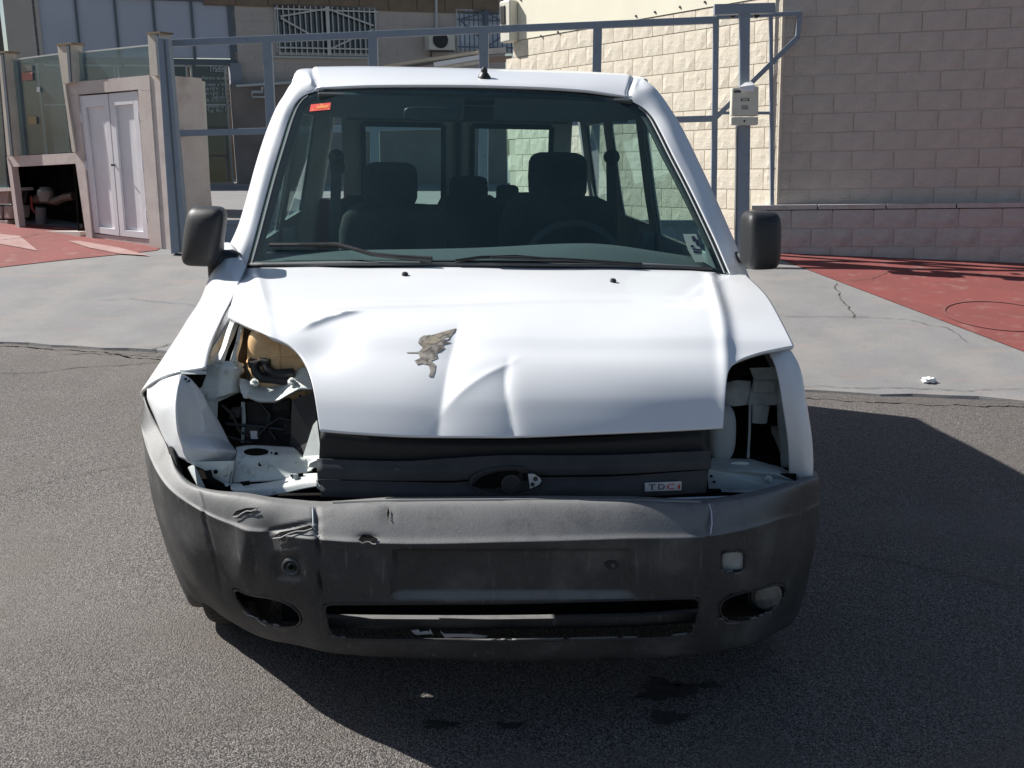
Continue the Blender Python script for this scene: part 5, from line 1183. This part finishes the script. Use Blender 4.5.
# ---------- grille bars under the bonnet edge
def GR(rows, nm, m=grillem, nu=60, nv=16):
    R2 = []
    for k, r_ in enumerate(rows):
        R2.append([(x, y, Y*.6+.055+.065+(-.012 if (k in (0, len(rows)-1) and len(rows) == 4) else 0)) for x, y, Y in r_])
    return baynet(nm, R2, m, nu, nv, .006)
GR([[(321, 428, .24), (400, 436, .22), (500, 439, .21), (600, 436, .22), (707, 428, .25)], [(320, 440, .22), (400, 447, .20), (500, 448, .19), (600, 445, .20), (706, 440, .23)], [(319, 459, .22), (400, 461, .20), (500, 459, .19), (600, 458, .20), (710, 452, .23)]], 'grille_back', mat('grille_dark', (.014, .015, .017), .6))
GR([[(317, 458.5, .22), (395, 461, .19), (450, 458, .18), (510, 455, .175), (600, 455, .18), (711, 450.5, .21)], [(317, 462, .195), (395, 465, .165), (450, 462, .155), (510, 459, .15), (600, 459, .155), (711, 455, .185)], [(317, 471, .18), (395, 473, .15), (450, 471, .14), (510, 469, .135), (600, 468, .14), (711, 463, .17)], [(318, 479, .20), (395, 481, .17), (450, 481, .165), (510, 476, .165), (600, 475, .165), (711, 469, .19)]], 'grille_bar')
GR([[(319, 480, .20), (395, 482, .17), (450, 483, .165), (510, 478, .165), (600, 477, .165), (709, 470, .19)], [(320, 484, .18), (395, 486, .15), (450, 487, .145), (510, 483, .145), (600, 481, .145), (708, 475, .17)], [(321, 491, .17), (395, 493, .14), (450, 494, .13), (510, 492, .13), (600, 491, .13), (707, 485, .16)], [(321, 497, .19), (395, 499, .16), (450, 500, .15), (510, 500, .15), (600, 499, .15), (706, 493, .18)]], 'grille_bar')
# emblem recess: raised oval rim, dark hole, lock plate
ov = [V(x, y, 0.1980) for x, y in ell(508, 481, 37, 13.5, 40, -.03)]; o = MB().tube(ov[3:34], .004, 8, False).build('emblem_rim', grillem, van)
plate('emblem_recess', [V(x, y, 0.1960) for x, y in [(470, 483), (478, 474), (492, 469.5), (508, 468), (525, 469.5), (537, 474), (541, 481), (537, 488), (525, 493), (508, 494.5), (490, 491), (478, 489)]], mat('recess_plastic', (.02, .021, .024), .7), van, .004)
plate('emblem_hole', [V(x, y, 0.1920) for x, y in [(471, 486), (482, 477), (497, 472), (516, 471), (521, 473), (512, 478), (503, 482), (500, 487), (494, 489), (482, 488)]], void, van, .003)
MB().lathe(V(511, 484, 0.1890), (0, -1, 0), [(0, .026), (.004, .026), (.005, .021), (.001, .02), (.0, 0)], 24).build('emblem_seat', mat('recess_ring', (.03, .032, .036), .6), van)
lk = plate('lock_plate', [V(x, y, 0.1870) for x, y in [(528, 474), (534, 474), (540, 478), (541.5, 481), (539, 485), (530, 489)]], silver, van, .004, bev=.001)
for q in ((532.5, 484.5, 2.0), (535.5, 479, 2.3)): sub(plate('lock_hole', [V(x, y, 0.1855) for x, y in ell(q[0], q[1], q[2], q[2], 14)], black if q[0] < 534 else steel, None, .002), lk)
plate('lock_slot', [V(x, y, 0.1875) for x, y in [(523, 473.5), (527, 473.5), (527, 481), (523, 481)]], void, van, .003)
# badge with its letters
bd = plate('badge', [V(645, 483, 0.1920), V(681.5, 481.5, 0.1970), V(681.5, 490.2, 0.1970), V(645, 491.5, 0.1920)], silver, van, .004)
ax_ = V(681.5, 486, 0.1970)-V(645, 487, 0.1920); aw = np.linalg.norm(ax_); ax_ /= aw
upb = Z((0, 0, 1)); nb_ = np.cross(ax_, upb); nb_ *= np.sign(nb_@(CAM-V(660, 486, 0.1950)))
def badge(body, x0, x1, m, sz=.022):
    p = V(x0, 490.0-.035*(x0-645), 0.1905+.00014*(x0-645)); facetext(bd, body, p, ax_, upb, nb_, sz, m, 'badge_letters', width=(x1-x0)/36.5*aw)
badge('T', 648, 655.5, blackprint); badge('D', 657.5, 664, blackprint); badge('C', 666, 674, redprint); badge('i', 676.5, 679, redprint)
# ---------- front bumper
def B(*c): return [V(x, y, Y-.045) for x, y, Y in c]
cols = [
 B((150, 402, .80), (144.5, 396, .74), (141.5, 425, .70), (152, 490, .72), (167, 545, .74), (183, 588, .78), (191, 603, .80), (205, 606, .85)),
 B((162, 432, .66), (158, 427, .62), (144, 440, .60), (151, 490, .60), (167, 548, .61), (187, 588, .64), (196, 600, .66), (212, 603, .75)),
 B((172, 452, .55), (168, 449, .50), (152, 463, .50), (161, 515, .49), (180, 565, .50), (203, 598, .53), (212, 608, .55), (226, 610, .65)),
 B((182, 474, .45), (178, 472, .40), (170, 490, .36), (182, 540, .35), (208, 592, .38), (232, 618, .41), (240, 627, .43), (250, 628, .55)),
 B((200, 487, .37), (197, 488, .32), (204, 513, .26), (218, 553, .25), (242, 600, .27), (262, 629, .30), (269, 638, .32), (276, 639, .45)),
 B((252, 494, .28), (250, 497, .22), (258, 534, .15), (268, 565, .14), (284, 603, .15), (298, 636, .18), (303, 645, .20), (308, 646, .35)),
 B((312, 501, .22), (312, 505, .16), (314, 540, .085), (318, 570, .08), (323, 603, .085), (328, 642, .11), (332, 651, .13), (335, 652, .30)),
 B((400, 497, .19), (400, 503, .13), (401, 545, .045), (403, 572, .045), (405, 602.5, .05), (407, 644, .08), (408, 656, .10), (410, 656, .28)),
 B((512, 496, .18), (512, 502, .12), (512, 543, .03), (512, 571, .03), (512, 602, .035), (512, 644, .07), (512, 659, .09), (512, 659, .28)),
 B((618, 496, .19), (618, 501.5, .135), (616, 540, .05), (616, 570, .05), (615, 601, .055), (613, 642, .085), (612, 657, .105), (612, 657, .28)),
 B((712, 498, .24), (712, 503, .18), (708, 537, .105), (706, 568, .10), (703, 598, .105), (700, 637, .13), (698, 652, .15), (696, 652, .30)),
 B((782, 484, .33), (782, 489, .27), (772, 523, .20), (766, 560, .19), (760, 598, .195), (753, 629, .22), (750, 643, .24), (746, 643, .38)),
 B((804, 478, .42), (807, 481, .37), (803, 514, .33), (798, 553, .32), (788, 595, .33), (780, 621, .36), (776, 632, .38), (768, 632, .5)),
 B((812, 470, .52), (817, 473, .48), (819, 500, .46), (814.5, 542, .455), (806, 582, .46), (798, 609, .48), (793, 617, .50), (784, 617, .6))]
last = [p+Z((.012, .26, 0)) for p in cols[-1]]; last2 = [p+Z((-.02, .2, 0)) for p in cols[0]]
C_ = [last2]+cols+[last]
rows = [[c[k] for c in C_] for k in range(8)]
mixr = lambda a_, b_, t: [p*(1-t)+q_*t for p, q_ in zip(a_, b_)]
rows = rows[:2]+[mixr(rows[1], rows[2], .84), rows[2], mixr(rows[2], rows[3], .16)]+rows[3:]
BG = net(rows, 300, 130)
q, _w = proj(BG.reshape(-1, 3)); q = q.reshape(BG.shape[0], BG.shape[1], 2)
# relief: plate recess, ribs, dents and wrinkles on the struck side, all along the outward direction
def inrect(q, x0, y0, x1, y1, s_=1.6): return sig((q[..., 0]-x0)/s_)*sig((x1-q[..., 0])/s_)*sig((q[..., 1]-y0)/s_)*sig((y1-q[..., 1])/s_)
dep = .016*inrect(q, 394, 552, 634, 597, 1.1)
dep += .004*inrect(q, 325, 548, 700, 600, 2.5)-.006*inrect(q, 389, 549, 393, 600, 1)-.006*inrect(q, 635, 548, 639, 599, 1)
dep += .012*gau((q[..., 0]-268)/14)*gau((q[..., 1]-540)/20)+.010*gau((q[..., 0]-255)/6)*gau((q[..., 1]-560)/22)-.008*gau((q[..., 0]-243)/8)*gau((q[..., 1]-556)/26)
t_ = (q[..., 0]-272)/(312-272); ln = 534-10*t_; dep += .009*gau((q[..., 1]-ln)/3.2)*sig((t_+.1)/.1)*sig((1.1-t_)/.1)
dep += .006*gau((q[..., 0]-388)/3)*gau((q[..., 1]-512)/12)+.008*gau((q[..., 0]-367)/10)*gau((q[..., 1]-540)/5)
dep += .0025*np.sin(q[..., 0]*.11+q[..., 1]*.05)*gau((q[..., 0]-250)/60)+.0015*np.sin(q[..., 0]*.05)*gau((q[..., 1]-520)/20)
dep += .010*gau((q[..., 0]-(315+.06*(q[..., 1]-500)))/1.6)*sig((q[..., 1]-505)/2)*sig((598-q[..., 1])/3)   # joint line left
dep += .009*gau((q[..., 0]-(711-.05*(q[..., 1]-500)))/1.5)*sig((q[..., 1]-505)/2)*sig((596-q[..., 1])/3)
dep += .006*gau((q[..., 0]-(199+.22*(q[..., 1]-490)))/1.4)*sig((q[..., 1]-492)/2)*sig((590-q[..., 1])/3)
dep += .014*inrect(q, 274, 556, 302, 580, 1.3)
BG = BG+dep[..., None]*Z((0, 1, .1))
FOGL = [(232, 588), (238, 589), (245, 594), (255, 597), (266, 596), (280, 600), (293, 605), (301, 613), (303, 622), (298, 628), (285, 628.5), (270, 625), (254, 618), (242, 608), (235, 598)]
FOGR = [(718, 607), (722, 600), (731, 595), (745, 592), (757, 590), (768, 586), (778, 583.5), (785, 585), (786, 592), (782, 602), (772, 611), (758, 618), (742, 622.5), (728, 623), (720, 617)]
SLOT = [(323, 604), (510, 603), (701, 598), (694, 634), (660, 638), (512, 641), (350, 639), (330, 636)]
MARK = [(721, 553), (725, 551), (742, 550), (745, 553), (745, 569), (741, 572), (724, 573), (721, 570)]
TEAR = [[(232, 516), (236, 511), (246, 508), (256, 507.5), (255, 510), (247, 511), (242, 513), (236, 515)], [(273, 537), (280, 532), (296, 529), (310, 525), (313, 527), (300, 531), (285, 534)], [(358, 540), (362, 535), (370, 535), (378, 539), (374, 543), (364, 543)]]
bmp = gridmesh('front_bumper', BG, bump_pl, van, holes=[FOGL, FOGR, SLOT, MARK], th=.006, smooth=45, snap=.75); bmp['label'] = 'scuffed grey plastic bumper with torn left end and empty plate recess'
BQ, BW = proj(BG.reshape(-1, 3))
def bp(x, y, lift=.002):       # point on the bumper skin on this sight line
    k = np.argsort(((BQ-[x, y])**2).sum(1)+(BW-BW.min())*20)[:4]; return D(x, y, BW[k].mean()-lift)
for T_ in TEAR+[[(388, 507), (389.5, 512), (388, 520), (387, 514)], [(243, 513), (250, 511), (262, 506), (250, 513)]]:
    bmt = bmesh.new(); vt = [bmt.verts.new((x, y, 0)) for x, y in T_]
    for t_k in tessellate_polygon([[Vector((x, y, 0)) for x, y in T_]]):
        try: bmt.faces.new([vt[i_] for i_ in t_k])
        except ValueError: pass
    bmesh.ops.subdivide_edges(bmt, edges=bmt.edges, cuts=3, use_grid_fill=True)
    for v_ in bmt.verts: v_.co = bp(v_.co.x, v_.co.y, .005)
    met = bpy.data.meshes.new('tear'); bmt.to_mesh(met); bmt.free(); o = link('tear', met, void, None); sub(o, bmp)
for a_, b_ in (((233, 517), (256, 508.5)), ((273, 538.5), (312, 528)), ((359, 541.5), (376, 543.5)), ((243, 611), (266, 625))):
    n_ = 6; MB().tube([bp(a_[0]+(b_[0]-a_[0])*t, a_[1]+(b_[1]-a_[1])*t+1.2*math.sin(t*9), .008) for t in np.linspace(0, 1, n_)], .0016, 5).build('torn_edge', mat('pale_torn_plastic', (.32, .32, .31), .7) if 'pale_torn_plastic' not in MATS else MATS['pale_torn_plastic'], bmp)
# white edge of the torn panel joint and right joint
MB().tube([bp(312.3, 506, .002), bp(313, 512, .002), bp(313.5, 526, .002)], .0022, 5).build('joint_edge', silver, bmp)
MB().tube([bp(709, 504, .002), bp(711.5, 512, .002), bp(712, 524, .002), bp(710.5, 534, .002)], .002, 5).build('joint_edge', silver, bmp)
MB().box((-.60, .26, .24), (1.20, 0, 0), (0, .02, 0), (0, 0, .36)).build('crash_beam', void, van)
baynet('grille_slat', [[(322, 614, .14), (400, 615, .11), (512, 615, .10), (620, 613, .11), (700, 608, .15)], [(324, 618, .115), (400, 619, .085), (512, 619, .075), (620, 617, .085), (699, 612, .125)], [(326, 625, .12), (400, 626, .09), (512, 626, .08), (620, 624, .09), (697, 619, .13)], [(327, 628, .15), (400, 629, .12), (512, 629, .11), (620, 627, .12), (696, 622, .16)]], bump_pl, 40, 12)
for px in ([(411, 631), (418, 629.5), (420, 632), (428, 631), (430, 634), (416, 635)], [(440, 631), (444, 634), (470, 634), (488, 636), (484, 638), (456, 637), (445, 638)], [(430, 629), (433, 635), (429, 633)], [(541, 640), (560, 638.5), (595, 638), (592, 641.5), (560, 642)]):
    plate('scraped_edge', [V(x, y, .075) for x, y in px], mat('chalky_scrape', (.45, .45, .44), .8) if 'chalky_scrape' not in MATS else MATS['chalky_scrape'], van, .003)
mk_l = MB().lathe(bp(291, 567, .004), (-.25, -1, 0), [(-.004, .024), (.004, .024), (.006, .019), (.0, .016), (-.004, .013), (.004, .011), (.006, .006), (-.01, .0055)], 24).build('towing_socket', bump_pl, van)
MB().lathe(bp(291.5, 567, .013), (-.25, -1, 0), [(0, .007), (.001, 0)], 12).build('socket_hole', void, van)
plate('marker_lamp', [V(722, 553, .10), V(744, 551, .11), V(744, 570, .11), V(722, 571.5, .10)], mat('milky_lens', (.34, .37, .37), .35, col2=(.26, .28, .28), scale=40), van, .02, bev=.004)
for px, Y in (((766, 596), .25),):
    c = V(*px, Y); MB().lathe(c, (.12 if px[0] > 500 else -.12, -1, 0), [(-.06, .02), (-.03, .05), (.0, .055), (.004, .052), (.0, .05)], 24).build('fog_lamp_housing', black, van)
    if px[0] > 500: MB().lathe(V(768, 596, .235), (.12, -1, 0), [(-.01, .046), (.004, .040), (.010, .024), (.012, 0)], 24).build('fog_lamp_lens', lamp_glass, van)
plate('plate_screw_hole', [bp(x, y, .003) for x, y in ell(612, 565, 7, 4.5, 16)], mat('screw_recess', (.02, .02, .02), .7), van, .004)
MB().lathe(bp(613, 565.5, .006), (0, -1, 0), [(0, .006), (.004, .005), (.005, 0)], 10).build('plate_screw', bump_pl, van)
for nm_, H_ in (('slot_rim', SLOT), ('fog_opening_rim', FOGL), ('fog_opening_rim', FOGR), ('marker_rim', MARK)):
    pts_ = []
    for a_, b_ in zip(H_, H_[1:]+H_[:1]):
        k_ = max(1, int(math.hypot(b_[0]-a_[0], b_[1]-a_[1])/8))
        for t_k in range(k_): pts_.append(bp(a_[0]+(b_[0]-a_[0])*t_k/k_, a_[1]+(b_[1]-a_[1])*t_k/k_, -.002))
    sm_ = [(pts_[k-1]+pts_[k]*2+pts_[(k+1) % len(pts_)])/4 for k in range(len(pts_))]
    MB().tube(sm_+sm_[:2], .0035 if nm_ != 'marker_rim' else .002, 6, False).build(nm_, mirrorpl, bmp)
# pale edge strip where the bumper top meets the grille
MB().tube([V(333, 502.5, .125), V(400, 500.5, .10), V(500, 500, .09), V(620, 500.5, .105), V(700, 502, .14)], .004, 6).build('bumper_top_lip', mat('pale_worn_plastic', (.26, .26, .25), .6), bmp)
MB().tube([V(618, 502, .16), V(670, 499, .19), V(755, 496, .28)], .0035, 6).build('bare_wire_edge', silver, van)
# underbody
MB().box((-.60, .45, .20), (1.2, 0, 0), (0, .9, 0), (0, 0, .08)).build('sump_guard', void, van)
